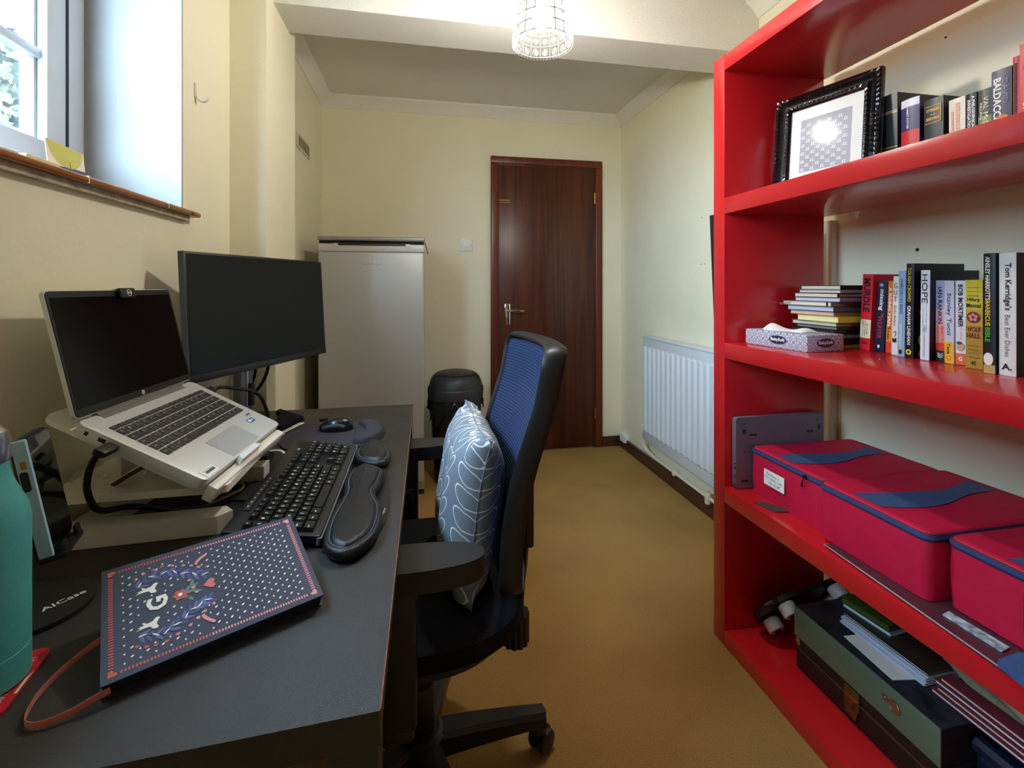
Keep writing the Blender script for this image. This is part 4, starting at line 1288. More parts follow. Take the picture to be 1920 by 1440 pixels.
# wreath
def arc(P):
    return smooth_path([(x, y, 0) for x, y in P], 4)
for P, sgn in ((((.0332, .110), (.0477, .1192), (.0637, .1185), (.0768, .1105), (.0897, .1015), (.103, .0955)), 1), (((.0331, .0416), (.0468, .0355), (.060, .0351), (.0732, .0433), (.0845, .0510), (.0927, .0545), (.1041, .0576)), -1)):
    Q = arc(P)
    for i in range(0, len(Q) - 1):
        d = (Q[i + 1] - Q[i]); a = math.atan2(d.y, d.x)
        for s in (-1, 1):
            if i % 2 == 0: up(leafp(Q[i].x + math.cos(a + s * .8) * .0050, Q[i].y + math.sin(a + s * .8) * .0050, .0060, .0019, a + s * .75), BLU if i % 4 else BLU2, .0001 * (i % 3))
        if i % 3 == 1: up(leafp(Q[i].x, Q[i].y, .0042, .0008, a + (.5 if i % 2 else -.5)), CRE, .0005)
for x, y in ((.0323, .122), (.0402, .1274), (.0496, .1292), (.0585, .1308), (.0689, .127), (.080, .1218), (.088, .1172), (.0953, .1111), (.1043, .1072), (.0303, .0297), (.0381, .0252), (.0461, .0232), (.056, .0226), (.066, .0259), (.0783, .0312), (.0867, .0367), (.0939, .0423), (.1035, .0482)):
    up(heart(x, y, .0024, math.atan2(y - .0765, x - .06) + R(90)), RD if x < .06 else PK)
# roses, big heart, sprigs
for k in range(6): up(leafp(.0727 + .0042 * math.cos(k * 1.047), .0776 + .0042 * math.sin(k * 1.047), .0034, .003, k * 1.047), RD, .0002)
up(ell(.0727, .0776, .0024, .0024, 14), CRE, .0005)
up(heart(.1035, .0793, .0078, R(-90)), mat('salmon_print', '#CF6A64', .55), .0004)
for dx, dy, a in ((.081, .083, .9), (.084, .078, .2), (.088, .0845, .6), (.0785, .072, -.6), (.09, .075, -.3), (.086, .09, 1.4), (.082, .068, -1.0)): up(leafp(dx, dy, .0052, .002, a), GRN, .0001)
for x, y in ((.0865, .0815), (.0835, .0945), (.089, .073)): up(ell(x, y, .0019, .0019, 10), PK, .0005)
for bxp, byp, ex, ey in ((.0922, .1093, .0986, .1275), (.0916, .0445, .0957, .0252)):
    for k in range(9):
        q = .45 + .55 * k / 8; off = ((k * 37) % 9 - 4) * .0011 * q
        up(ell(bxp + (ex - bxp) * q + off, byp + (ey - byp) * q - off * .3, .0019, .0022, 10), PK, .0002 + .00005 * k)
    up([(bxp - .0004, byp), (bxp + .0004, byp), (ex + .0004, ey), (ex - .0004, ey)], GRN, .0001)
# doves
for cx_, cy_, mir in ((.0425, .1028, 1), (.0415, .0530, 1)):
    body = [(.0105, .0035), (.0085, .0052), (.0060, .0045), (.0035, .0015), (-.0015, .0005), (-.0045, .0032), (-.0062, .0030), (-.0045, -.0002), (-.0105, -.0012), (-.0075, -.0026), (-.0120, -.0048), (-.0030, -.0042), (.0010, -.0048), (.0030, -.0085), (.0075, -.0095), (.0085, -.0075), (.0068, -.0035), (.0085, .0008)]
    up([(cx_ + p[0], cy_ + p[1] * mir) for p in body], CRE, .0003)
# dots and tiny hearts
hid = [(.0504, .0767, .0135), (.0425, .1028, .012), (.0415, .053, .012), (.085, .079, .021), (.1035, .0793, .011), (.0975, .124, .009), (.0955, .027, .009)]
Q_ = [(.0332, .110), (.0477, .1192), (.0637, .1185), (.0768, .1105), (.0897, .1015), (.103, .0955), (.0331, .0416), (.0468, .0355), (.060, .0351), (.0732, .0433), (.0845, .0510), (.0927, .0545), (.1041, .0576), (.055, .12), (.07, .115), (.083, .106), (.04, .115), (.04, .0385), (.054, .035), (.067, .039), (.079, .047)]
col = 0
x = .0195
while x < WD - .016:
    y = .0155 + (.0054 if col % 2 else 0)
    while y < DP - .015:
        if not any(math.hypot(x - h[0], y - h[1]) < h[2] for h in hid) and not any(math.hypot(x - q[0], y - q[1]) < .0085 for q in Q_):
            if col % 2: up(leafp(x, y, .0018, .0010, R(35)), CRE)
            else: up(heart(x, y, .0013, R(-90)), CRE)
        y += .0108
    x += .0066; col += 1
b.text('G', CRE, FR((.0505, .0767, .0009), (0, 1, 0), (-1, 0, 0)), .019, .0205, .035)
b.build('front_cover', nb, smooth=0)
b = MB(); b.box((.002, .0025, -.0158), (WD - .002, DP - .0005, -.0022), mat('dark_page_edges', '#1E2130', .8, nz=.2, ns=6, ani=(2, 2, 400))); b.build('pages', nb, smooth=0)
b = MB(); b.prism(rrect(0, 0, WD, DP, .002, 3), -.018, -.0158, NAVY, .0004); b.build('back_cover', nb)
RIB = mat('coral_ribbon', '#CE6F62', .5, nz=.06, sheen=.3)
NI = NT.inverted()
rb = [(-.305, .541, .747), (-.315, .536, .745), (-.332, .528, .7405), (-.352, .521, .739), (-.367, .526, .739), (-.376, .545, .739), (-.377, .568, .742), (-.365, .590, .750), (-.345, .600, .762), (-.332, .606, .768)]
MB().tube([NI @ Vector(p) for p in rb], .002, RIB, seg=8, n=8, flat=(.0035, .0006), up=NI.to_3x3() @ Vector((0, 0, 1))).build('ribbon', nb)

# ---------------------------------------------------------------- on the window sill
cd = thing('postcard', 'white postcard with yellow half circle standing on the window sill', 'card', M=FR((-.705, 1.07, WZ0), (-.10, .99, 0), (-.10, 0, .99)))
b = MB(); b.box((0, 0, -.001), (.128, .09, 0), PAPER)
Y_ = mat('lime_yellow_print', '#CBCB5A', .5); N_ = mat('navy_print', '#3A3C62', .5)
b.raw([(.006 + .058 + .06 * math.cos(R(180 + 7.2 * k)), .0895 + .046 * math.sin(R(180 + 7.2 * k)), .0003) for k in range(26)], [tuple(range(26))], Y_)
b.raw([(0, .0, .0003), (.128, 0, .0003), (.128, .050, .0003), (.09, .048, .0003), (.04, .043, .0003), (0, .040, .0003)], [tuple(range(6))], N_)
b.raw([(.072, .03, .0006), (.074, .03, .0006), (.074, .060, .0006), (.072, .060, .0006)], [(0, 1, 2, 3)], N_)
b.raw([(p[0], p[1], .0005) for p in ell(.112, .034, .014, .009)], [tuple(range(24))], INK)
b.build('card', cd, smooth=0)
wd = MB(); wd.box((-.012, -.04, 0), (.012, .04, .034), mat('bare_pale_wood', '#CDBB8C', .7, nz=.12, ns=8, ani=(4, .6, 4)), .002)
wd.cyl((0, -.041, .018), (0, -.032, .018), .006, mat('wood_stain', '#7A5E2A', .8))
o = wd.build('wooden_block'); o.location = (-.69, 1.015, WZ0); tag(o, 'pale bare wooden block on the window sill beside the postcard', 'block')
wd = MB(); wd.box((-.02, -.05, 0), (.02, .05, .03), mat('grey_putty', '#B3B6A6', .7), .004)
o = wd.build('grey_box'); o.location = (-.69, .90, WZ0); tag(o, 'pale grey slab on the window sill at left frame edge', 'box')
# thin white strap hanging below the desk
cable('white_strap', 'white cable hanging under the near end of the desk', [(-.155, .60, ZD - .037), (-.165, .59, .62), (-.172, .58, .50), (-.168, .585, .36)], .006, WCAB, flat=(.002, .007))


# ---------------------------------------------------------------- books
_cm = {}
def cover(hexc, rough=.4):
    if hexc not in _cm: _cm[hexc] = mat('book_cover_' + hexc.strip('#').lower(), hexc, rough, nz=.04, ns=20, spec=.5)
    return _cm[hexc]
def spine_outline(th, bulge, off=0.0, n=8):
    return [(-bulge * math.sin(math.pi * k / n) - off, th / 2 - th * k / n) for k in range(n + 1)]
def book(label, x, y, z, th, h, dep, spine, board=None, lean=0.0, bulge=.0015, deco=None, group='books standing on the middle shelf', hard=False, pages=CREAMP, side=None):
    T = Matrix.Translation((x, y - th / 2, z)) @ Matrix.Rotation(-lean, 4, 'X')
    if lean: T = Matrix.Translation((0, 0, math.sin(abs(lean)) * th / 2)) @ T
    bk_ = thing('book', label, 'book', M=T, group=group)
    cs_, cb_ = cover(spine), cover(board or spine)
    bt_ = .0022 if hard else .0007
    b = MB()
    so = spine_outline(th, bulge)
    b.prism(so + [(.002, -th / 2), (.002, th / 2)], 0, h, cs_, 0)
    b.box((.0015, th / 2 - bt_, 0), (dep, th / 2, h), cb_); b.box((.0015, -th / 2, 0), (dep, -th / 2 + bt_, h), cb_)
    def band(z0, z1, m):
        b.prism(spine_outline(th, bulge, .0003) + [(.0015, -th / 2 + .0001), (.0015, th / 2 - .0001)], z0, z1, m)
    def txt(s, z0, w_, hh, m, yo=0.0, bold=.012, upright=False):
        if upright: TT = FR((-bulge - .0008, yo, z0), (0, -1, 0), (0, 0, 1))
        else: TT = FR((-bulge - .0008, yo, z0), (0, 0, -1), (0, -1, 0))
        b.text(s, m, TT, w_, hh, bold)
    if deco: deco(b, band, txt, th, h)
    if side: side(b, th, h, dep)
    b.build('cover', bk_, smooth=25)
    e = .003 if hard else .0003
    MB().box((.002, -th / 2 + bt_, e), (dep - e - .001, th / 2 - bt_, h - e), pages).build('pages', bk_, smooth=0)
    return bk_
K, Wt = INK, WHITEINK
def scrib(b, m, x0, z0, z1, y, hh, seed=1, bulge=.0015):
    r_ = random.Random(seed); z_ = z1
    while z_ > z0:
        w_ = r_.uniform(.25, .7) * hh
        b.box((-bulge - .0009, y - hh / 2 * r_.uniform(.6, 1), z_ - w_), (-bulge - .0003, y + hh / 2, z_), m); z_ -= w_ + hh * .22
ZS = .972
# middle shelf, far to near
def d(b, band, txt, th, h):
    txt('MURDLE', h - .058, .095, .020, K, 0, .035)
    band(.034, .086, CREAMP); txt('SOLVE 100 DEVILISHLY', .060, .044, .003, K, .006); txt('DEVIOUS MURDER', .060, .044, .003, K, 0); txt('MYSTERIES', .060, .03, .003, K, -.006)
    txt('G.T.', .027, .010, .004, K, 0, .02, True); txt('KARBER', .020, .022, .005, K, 0, .02, True)
book('thick red book with black capital title next to notebook stack', 1.23, 1.131, ZS, .031, .213, .13, '#C8202F', lean=-.055, deco=d)
def d(b, band, txt, th, h):
    txt('i am', h - .010, .010, .010, Wt, .002, .01, True); txt('missing', h - .052, .058, .0145, Wt, 0, .02)
    txt('TIM', h - .093, .012, .005, RD, -.006); txt('WEAVER', .067, .062, .0125, mat('red_spine_print', '#B8384A', .5), 0, .005)
    b.prism(ell(0, 0, .003, .0045, 14), 0, .0005, Wt, T=FR((-.0021, 0, .014), (0, -1, 0), (0, 0, 1)))
book('navy paperback with white lower-case title beside the red book', 1.239, 1.0945, ZS, .0275, .194, .128, '#17203A', lean=-.062, deco=d)
ORG = mat('orange_print', '#E58A26', .5)
def d(b, band, txt, th, h):
    band(0, .030, mat('red_orange_print', '#D9412A', .5)); band(.030, .076, ORG)
    txt('A RISING MAN', .125, .105, .0085, Wt, 0, .03); txt('ABIR', .070, .012, .004, K, -.003); txt('MUKHERJEE', .052, .032, .005, K, .002, .02)
book('slim orange paperback between navy and white books', 1.241, 1.0635, ZS, .0165, .193, .128, '#DE7A22', lean=-.045, deco=d)
def d(b, band, txt, th, h):
    txt('G', h - .025, .009, .013, GREYPL, 0, .0, True); txt('U', h - .043, .008, .012, GREYPL, 0, 0, True); txt('T', h - .060, .009, .013, GREYPL, 0, 0, True)
    txt('Giulia Enders', .103, .055, .006, GREYPL, 0, 0); b.tube([(-.002, .003, .058), (-.002, -.003, .062), (-.002, -.003, .052), (-.002, .002, .048)], .0007, K, seg=5)
    for k in range(8): b.ball((-.0017, .004 * math.sin(k * 2.4), .034 + .0012 * k), .0026, K, (.2, 1, 1), u=8, v=6)
book('slim white paperback with black doodle and thin grey title', 1.221, 1.0305, ZS, .0165, .206, .13, '#E4E0D4', lean=-.03, deco=d)
def d(b, band, txt, th, h):
    txt('WHERE DID I GO RIGHT?', h - .065, .092, .0065, mat('slate_print', '#2E4460', .5), 0, .015); txt('GEOFF NORCOTT', .052, .062, .006, mat('pale_blue_print', '#DCE8F4', .5), 0, .01)
    b.prism(ell(0, 0, .0045, .0055, 16), 0, .0004, K, T=FR((-.0021, 0, .012), (0, -1, 0), (0, 0, 1)))
book('light blue book between white paperback and tall black hardback', 1.209, 1.0045, ZS, .018, .219, .14, '#8FAECB', lean=-.02, deco=d)
YT = mat('yellow_spine_print', '#E8C93A', .5)
def d(b, band, txt, th, h):
    txt('TOUGH CROWD', h - .053, .085, .0085, YT, 0, .005); txt('GRAHAM LINEHAN', .082, .098, .0085, Wt, 0, .015)
    b.prism(ell(0, 0, .0065, .0070, 20), 0, .0004, YT, T=FR((-.0026, 0, .015), (0, -1, 0), (0, 0, 1))); b.prism(ell(0, 0, .0028, .0034, 16), 0, .0007, K, T=FR((-.0026, .0, .015), (0, -1, 0), (0, 0, 1)))
def sd_(b, th, h, dep):
    y = -th / 2 - .0004
    for k in range(7):
        a = .35 + k * .28
        b.tube([(.045, y, .145), (.045 + .035 * math.cos(a), y, .145 + .03 * math.sin(a))], .0006, mat('violet_print', '#8A86B8', .5), seg=4, n=0)
    for zz, rr_ in ((.115, .014), (.045, .018)): b.tube([(.035 + rr_ * math.cos(q * .3), y, zz + rr_ * math.sin(q * .3)) for q in range(21)], .0014, GOLD, seg=5, n=0, closed=True)
    b.text('G', Wt, FR((.02, y - .0002, .012), (1, 0, 0), (0, 0, 1)), .009, .012)
book('tallest black hardback with yellow and white spine lettering', 1.206, .981, ZS, .0185, .237, .156, '#15161C', lean=-.012, bulge=.002, deco=d, hard=True, side=sd_)
def d(b, band, txt, th, h):
    txt('HOPE', h - .045, .070, .0135, K, 0, .0); txt('How street dogs taught', .105, .07, .0035, mat('blue_grey_print', '#7C92B4', .5), -.004); txt('me the meaning of life', .105, .07, .0035, mat('blue_grey_print'), .003)
    txt('NIALL HARBISON', .055, .055, .004, mat('blue_grey_print'), 0); txt('HARPER', .017, .02, .004, mat('blue_grey_print'), 0)
def sd_(b, th, h, dep):
    y = -th / 2 - .0004
    b.text('HOPE', mat('dim_grey_print', '#4A4A52', .6), FR((.085, y, h - .028), (1, 0, 0), (0, 0, 1)), .10, .018)
    b.text('NIALL HARBISON', mat('dim_grey_print'), FR((.085, y, h - .010), (1, 0, 0), (0, 0, 1)), .07, .004)
    b.prism(ell(0, 0, .030, .045, 20), 0, .0004, mat('brown_dog_print', '#8A6C58', .5, nz=.4, ns=60), T=FR((.075, y, .06), (1, 0, 0), (0, 0, 1)))
book('white-spined hardback with dark cover and four-letter black title', 1.209, .948, ZS, .0205, .219, .15, '#E4E6EA', '#131318', lean=-.012, deco=d, hard=True, side=sd_)
def d(b, band, txt, th, h):
    band(0, .026, mat('dark_navy_print', '#231C30', .5)); band(.026, .044, mat('red_orange_print')); band(.044, .085, mat('pink_orange_print', '#E0948C', .5)); band(.085, .125, mat('pale_pink_print', '#D2AEBE', .5))
    txt('IAN RANKIN', h - .060, .088, .0095, mat('dark_navy_print'), .0005, .02); txt('A HEART FULL', .066, .058, .0055, mat('red_orange_print'), -.004, .01); txt('OF HEADSTONES', .068, .062, .0055, mat('red_orange_print'), .005, .01)
    for k in range(3): b.tube([(-.0022, -.006, .020 - k * .004), (-.0022, 0, .016 - k * .004), (-.0022, .006, .020 - k * .004)], .0008, Wt, seg=5, n=0)
book('lilac and orange paperback between two white-spined books', 1.226, .9245, ZS, .0225, .194, .128, '#A9A6C8', deco=d)
def d(b, band, txt, th, h):
    band(0, .050, mat('yellow_cover_print', '#EDB52A', .5)); txt('Stanley Tucci', h - .078, .098, .011, mat('slate_print'), 0, .01); txt('Taste', .034, .024, .007, K, 0, .02)
    b.tube([(-.0023, .0038 * math.cos(q * .52), .013 + .0055 * math.sin(q * .52)) for q in range(12)], .0007, mat('orange_print'), seg=5, n=0, closed=True)
book('pale grey paperback with yellow lower spine', 1.213, .8955, ZS, .0195, .193, .128, '#C9CAD8', deco=d)
def d(b, band, txt, th, h):
    band(0, .026, mat('orange_cover_print', '#DE6A36', .5)); txt('BOB MORTIMER', h - .058, .098, .010, K, 0, .025); txt('And Away', .076, .04, .008, mat('pale_pink_print'), -.001, 0)
    b.prism(ell(0, 0, .0078, .0105, 20), 0, .0004, mat('face_tone_print', '#C0A487', .5), T=FR((-.0021, 0, .042), (0, -1, 0), (0, 0, 1)))
    b.prism(ell(-.002, .008, .0062, .0035, 16), .0001, .0006, mat('dim_grey_print'), T=FR((-.0021, 0, .042), (0, -1, 0), (0, 0, 1)))
    txt('G', .014, .008, .010, Wt, 0, .03, True)
book('white paperback with orange foot and bold black title', 1.216, .8745, ZS, .0225, .193, .128, '#DEDFE4', deco=d)
MAR = mat('maroon_print', '#7C2434', .5)
def d(b, band, txt, th, h):
    band(h - .065, h, mat('lime_yellow_print2', '#C8B932', .5)); band(h - .10, h - .065, mat('mustard_print', '#BCA036', .5))
    for k, s_ in enumerate(('Secretly', 'outstanding', 'INDEPENDENT')): txt(s_, h - .017 - .009 * k, .022, .004, mat('olive_print', '#6E5E1C', .5), 0, 0, True)
    txt('Hilary', h - .044, .024, .010, K, 0, .02, True); txt('Mantel', h - .056, .027, .009, K, 0, .02, True)
    T = FR((-.0026, 0, h - .082), (0, -1, 0), (0, 0, 1))
    b.prism(ell(0, 0, .0125, .0125, 26), 0, .0003, MAR, T=T)
    for k in range(5): b.prism(ell(.006 * math.cos(1.257 * k + 1.57), .006 * math.sin(1.257 * k + 1.57), .0034, .0034, 12), .0002, .0006, mat('pink_print'), T=T)
    b.prism(ell(0, 0, .0022, .0022, 12), .0002, .0009, MAR, T=T)
    txt('WOLF', h - .108, .026, .011, MAR, 0, .03, True); txt('HALL', h - .122, .026, .011, MAR, 0, .03, True)
    for k, s_ in enumerate(('Historical', 'fiction', 'you', 'will love')): txt(s_, .050 - .0085 * k, .02, .004, mat('olive_print'), 0, 0, True)
    txt('4E', .012, .010, .008, K, 0, .01, True)
book('thick mustard yellow paperback with maroon rose emblem', 1.189, .835, ZS, .0325, .194, .128, '#B08A34', deco=d)
GT = mat('green_spine_print', '#5FB04A', .5)
def d(b, band, txt, th, h):
    txt("AINSLEY HARRIOTT'S", h - .052, .090, .0085, CRE, .001, .02); txt('BARBECUE', h - .124, .052, .0085, YT, .001, .02); txt('BIBLE', h - .168, .030, .0085, GT, .001, .02)
    band(0, .018, mat('tan_print', '#C2A262', .5)); b.prism(ell(0, 0, .0085, .013, 18), 0, .0005, CRE, T=FR((-.0026, 0, .030), (0, -1, 0), (0, 0, 1))); txt('BBC', .030, .018, .006, INK, 0, .02)
book('tall black cookbook with yellow and green lettering', 1.153, .777, ZS, .0205, .248, .19, '#17161A', deco=d, bulge=.0022, hard=True)
def d(b, band, txt, th, h):
    txt("Tom Kerridge's", h - .068, .095, .0135, K, -.001, .02); txt('Best Ever Dishes', .080, .084, .0085, mat('dim_grey_print'), -.001, -.005); txt('A.', .018, .017, .013, K, 0, .03, True)
def sd_(b, th, h, dep):
    r_ = random.Random(4); y = -th / 2 - .0003
    for k in range(26):
        c = (mat('brown_dish_print', '#5B4030', .5), mat('tan_print'), mat('deep_red_print', '#4A2018', .5), mat('dim_grey_print'))[k % 4]
        b.prism(ell(0, 0, r_.uniform(.006, .016), r_.uniform(.006, .014), 14), 0, .0003 + k * .00002, c, T=FR((r_.uniform(.02, dep - .02), y, r_.uniform(.02, h - .02)), (1, 0, 0), (0, 0, 1)))
book('tall white-spined cookbook nearest the camera on middle shelf', 1.159, .754, ZS, .028, .247, .20, '#E4E3DE', '#15120F', deco=d, hard=True, side=sd_)
# upper shelf
ZU = 1.435; GU = 'books standing on the upper shelf'
def d(b, band, txt, th, h):
    for zz in (h - .052, .088): band(zz, zz + .0022, GOLD)
    band(h - .047, h - .046, Wt); b.prism([(-.014, .036), (.014, .036), (.016, .075), (-.016, .075)], 0, .0003, mat('brown_dish_print', '#5B4030', .5, nz=.5, ns=90), T=FR((-.0032, 0, 0), (0, -1, 0), (0, 0, 1)))
book('large charcoal hardback with gold bands behind the picture frame', 1.24, 1.074, ZU, .044, .232, .17, '#26282A', deco=d, hard=True, bulge=.003, group=GU)
PUR = mat('purple_jacket_print', '#3E3568', .4)
def d(b, band, txt, th, h):
    band(0, .118, mat('bright_red_jacket', '#C92A30', .4)); band(.118, h - .020, PUR)
    txt('HARRY POTTER', .150, .055, .005, Wt, .003, .02); txt('J.K. ROWLING', .075, .05, .004, mat('maroon_print'), .003, 0)
book('hardback with white, purple and red banded spine', 1.238, 1.018, ZU, .0455, .199, .14, '#DADDE4', '#241A30', deco=d, hard=True, bulge=.004, group=GU)
def d(b, band, txt, th, h):
    for lo, hi in ((h - .060, h - .0588), (h - .0185, h - .0175)): b.box((-.0032, -th / 2 + .004, lo), (-.0028, th / 2 - .004, hi), GOLD)
    b.box((-.0032, -th / 2 + .004, h - .060), (-.0028, -th / 2 + .0052, h - .0175), GOLD)
    txt('ATTERBURY', h - .028, .030, .007, GOLD, 0, .02, True); txt('--', h - .039, .012, .001, Wt, 0, 0, True); txt('BEECHING', h - .049, .030, .007, GOLD, 0, .02, True)
book('dark green book with gold boxed title on upper shelf', 1.237, .960, ZU, .044, .178, .16, '#1B2A2E', '#10161A', deco=d, hard=True, bulge=.002, group=GU)
def d(b, band, txt, th, h): scrib(b, mat('faint_coral_print', '#E2A48C', .5), 0, .03, h - .012, -.003, .009, 5); scrib(b, mat('faint_coral_print'), 0, .03, h - .03, .008, .006, 6)
book('cream paperback with faint coral title on upper shelf', 1.242, .9075, ZU, .0345, .160, .115, '#E3D8C2', deco=d, group=GU)
def d(b, band, txt, th, h):
    txt('A PHILOSOPHICAL', h - .045, .075, .0065, Wt, -.0045, .03); txt('INVESTIGATION', h - .050, .070, .0065, Wt, .004, .03)
    band(.012, .058, mat('dim_grey_print', nz=.3))
book('slim black paperback with white capitals on upper shelf', 1.242, .870, ZU, .0195, .160, .112, '#16171B', deco=d, group=GU)
def d(b, band, txt, th, h):
    band(0, h * .62, mat('lime_fade_print', '#7C8A2A', .4, nz=.5, ns=30)); txt('VAL McDERMID', h - .075, .115, .010, CRE, -.003, .0); txt('KILLING THE', h - .06, .06, .005, CRE, .006)
book('mottled green paperback with pale lettering on upper shelf', 1.242, .8475, ZU, .0265, .159, .112, '#2F3722', deco=d, group=GU)
def d(b, band, txt, th, h):
    txt('BALDACCI', h - .062, .088, .0145, Wt, .0065, .035); txt('DAVID', h - .050, .052, .009, mat('violet_print', '#8A86B8', .5), -.008, 0)
    b.prism(ell(0, 0, .013, .016, 24), 0, .0003, mat('orange_fire_print', '#D8742A', .5, nz=.5, ns=80), T=FR((-.0021, -.002, .074), (0, -1, 0), (0, 0, 1)))
    b.prism(ell(0, 0, .0065, .009, 20), 0, .0007, mat('amber_print', '#E8A94A', .5, nz=.4, ns=120), T=FR((-.0021, -.002, .074), (0, -1, 0), (0, 0, 1)))
    band(0, .045, PUR); txt('H', .040, .010, .012, mat('violet_print'), -.008, 0, True)
book('tall dark violet paperback with white capitals and fiery emblem', 1.240, .8205, ZU, .0365, .189, .125, '#34364C', deco=d, group=GU)
def d(b, band, txt, th, h): scrib(b, K, 0, .03, h - .015, 0, .005, 8); b.box((-.0022, -.003, .012), (-.0018, .003, .020), Wt)
book('slim red book with black lettering between violet and scarlet books', 1.240, .782, ZU, .0115, .204, .13, '#C23440', deco=d, group=GU)
def d(b, band, txt, th, h):
    b.prism([(-.012, .0), (-.004, .03), (.004, .035), (.012, .0), (.004, -.02), (-.008, -.022)], 0, .0003, mat('slate_print'), T=FR((-.0022, -.002, h - .05), (0, -1, 0), (0, 0, 1)))
    scrib(b, K, 0, h - .12, h - .085, .004, .005, 12); txt('CHILD', .075, .06, .014, K, .002, .03); txt('CHILD', .0755, .06, .014, Wt, .003, .01)
book('scarlet paperback at the right edge of the upper shelf', 1.238, .7695, ZU, .034, .224, .15, '#D6321E', deco=d, group=GU)

# ---------------------------------------------------------------- picture frame on the upper shelf
px0, px1 = Vector((1.128, 1.336, 0)), Vector((1.212, 1.052, 0))
pdir = (px1 - px0).normalized(); pnrm = Vector((0, 0, 1)).cross(pdir) * -1
pnrm = pdir.cross(Vector((0, 0, 1)))
lt = R(5)
pup = Vector((0, 0, 1)) * math.cos(lt) - pnrm * math.sin(lt)
PM = FR((px0.x, px0.y, ZU + .001) , pdir, pup)
pf = thing('picture_frame', 'black ribbed picture frame with patterned print on the upper shelf', 'picture frame', M=PM)
FW, FH, FB = (px1 - px0).length, .311, .046
FRB = mat('glossy_black_frame', '#0C0A0C', .22, nz=.08, coat=.4)
b = MB()
prof = [(0, 0), (.0, .016), (.003, .019), (.010, .020), (.016, .014), (.028, .010), (.034, .016), (.040, .016), (.043, .010), (FB, .008), (FB, 0)]
def mould(b, p, q, inw):
    p, q, inw = Vector(p), Vector(q), Vector(inw)
    al = (q - p).normalized(); ln = (q - p).length
    n = max(8, int(ln / .0035)); vs = []; m_ = len(prof)
    for i in range(n + 1):
        for d_, hh in prof:
            s_ = d_ + (ln - 2 * d_) * i / n
            rip = .0030 * abs(math.sin(s_ / .0135 * math.pi)) if (.002 < d_ < .012 or .033 < d_ < .041) else 0
            pt = p + al * s_ + inw * d_; vs.append((pt.x, pt.y, hh + rip))
    fs = [(i * m_ + j, i * m_ + j + 1, (i + 1) * m_ + j + 1, (i + 1) * m_ + j) for i in range(n) for j in range(m_ - 1)]
    b.raw(vs, fs, FRB)
mould(b, (0, 0), (FW, 0), (0, 1)); mould(b, (FW, 0), (FW, FH), (-1, 0)); mould(b, (FW, FH), (0, FH), (0, -1)); mould(b, (0, FH), (0, 0), (1, 0))
b.build('moulding', pf, smooth=50)
b = MB(); b.box((.01, .01, 0), (FW - .01, FH - .01, .003), BLACKPL); b.build('backing', pf)
MB().box((FB - .003, FB - .003, .003), (FW - FB + .003, FH - FB + .003, .0045), mat('white_mount_card', '#E8E6DE', .6)).build('mount', pf)
b = MB()
ix0, ix1, iy0, iy1 = FB + .030, FW - FB - .030, FB + .020, FH - FB - .035
b.box((ix0, iy0, .0045), (ix1, iy1, .0048), mat('grey_print_paper', '#9A9AA2', .5, nz=.04))
x = 0; k = 0
for r_ in range(12):
    for c_ in range(5):
        cx_ = ix0 + .008 + c_ * .030 + (.015 if r_ % 2 else 0); cy_ = iy0 + .008 + r_ * .0125
        if cx_ + .008 > ix1 or cy_ + .006 > iy1: continue
        b.box((cx_ - .007, cy_ - .004, .0048), (cx_ + .007, cy_ - .003, .0050), Wt); b.box((cx_ - .004, cy_ - .003, .0048), (cx_ - .002, cy_ + .004, .0050), Wt)
        b.box((cx_ + .0015, cy_ - .003, .0048), (cx_ + .0035, cy_ + .004, .0050), Wt); b.box((cx_ - .004, cy_ + .003, .0048), (cx_ + .006, cy_ + .004, .0050), Wt)
b.build('print', pf, smooth=0)
PG = glassy('picture_glass', .9, .02, '#FFFFFF')
for n_g in PG.node_tree.nodes:
    if n_g.type == 'BSDF_GLOSSY': n_g.inputs['Roughness'].default_value = .09
    if n_g.type == 'MIX_SHADER' and abs(n_g.inputs[0].default_value - .12) < 1e-4: n_g.inputs[0].default_value = .007
MB().box((FB - .004, FB - .004, .0062), (FW - FB + .004, FH - FB + .004, .0068), PG).build('glass', pf, smooth=0)
MB().box((FW * .4, .02, -.05), (FW * .6, FH * .6, -.0465), BLACKPL, T=Matrix.Translation((0, 0, .045)) @ Matrix.Rotation(R(-14), 4, 'X')).build('strut', pf)

# ---------------------------------------------------------------- tissue box
tb = thing('tissue_box', 'patterned grey-white tissue box at left end of middle shelf', 'tissue box', M=Matrix.Translation((1.031, 1.103, ZS)) @ Matrix.Rotation(R(4.5), 4, 'Z'))
TW, TL_, TH = .128, .224, .046
TBM = bpy.data.materials.new('tissue_box_star_pattern'); TBM.use_nodes = True
t = TBM.node_tree; p = t.nodes['Principled BSDF']
def nd(tp, **kw):
    n = t.nodes.new(tp)
    for k_, v_ in kw.items(): setattr(n, k_, v_)
    return n
def mth(op, a, b_=None, c=None):
    n = nd('ShaderNodeMath', operation=op)
    for i, v_ in enumerate((a, b_, c)):
        if v_ is None: continue
        if isinstance(v_, (int, float)): n.inputs[i].default_value = v_
        else: t.links.new(v_, n.inputs[i])
    return n.outputs[0]
tc = nd('ShaderNodeTexCoord'); sx = nd('ShaderNodeSeparateXYZ'); t.links.new(tc.outputs['Object'], sx.inputs[0])
cu_ = mth('ADD', sx.outputs[0], sx.outputs[1])
PP = .022
uu = mth('SUBTRACT', mth('MODULO', mth('ADD', cu_, PP * 20), PP), PP / 2)
vv = mth('SUBTRACT', mth('MODULO', mth('ADD', sx.outputs[2], PP * 20), PP), PP / 2)
ang = mth('ARCTAN2', vv, uu)
rad = mth('SQRT', mth('ADD', mth('MULTIPLY', uu, uu), mth('MULTIPLY', vv, vv)))
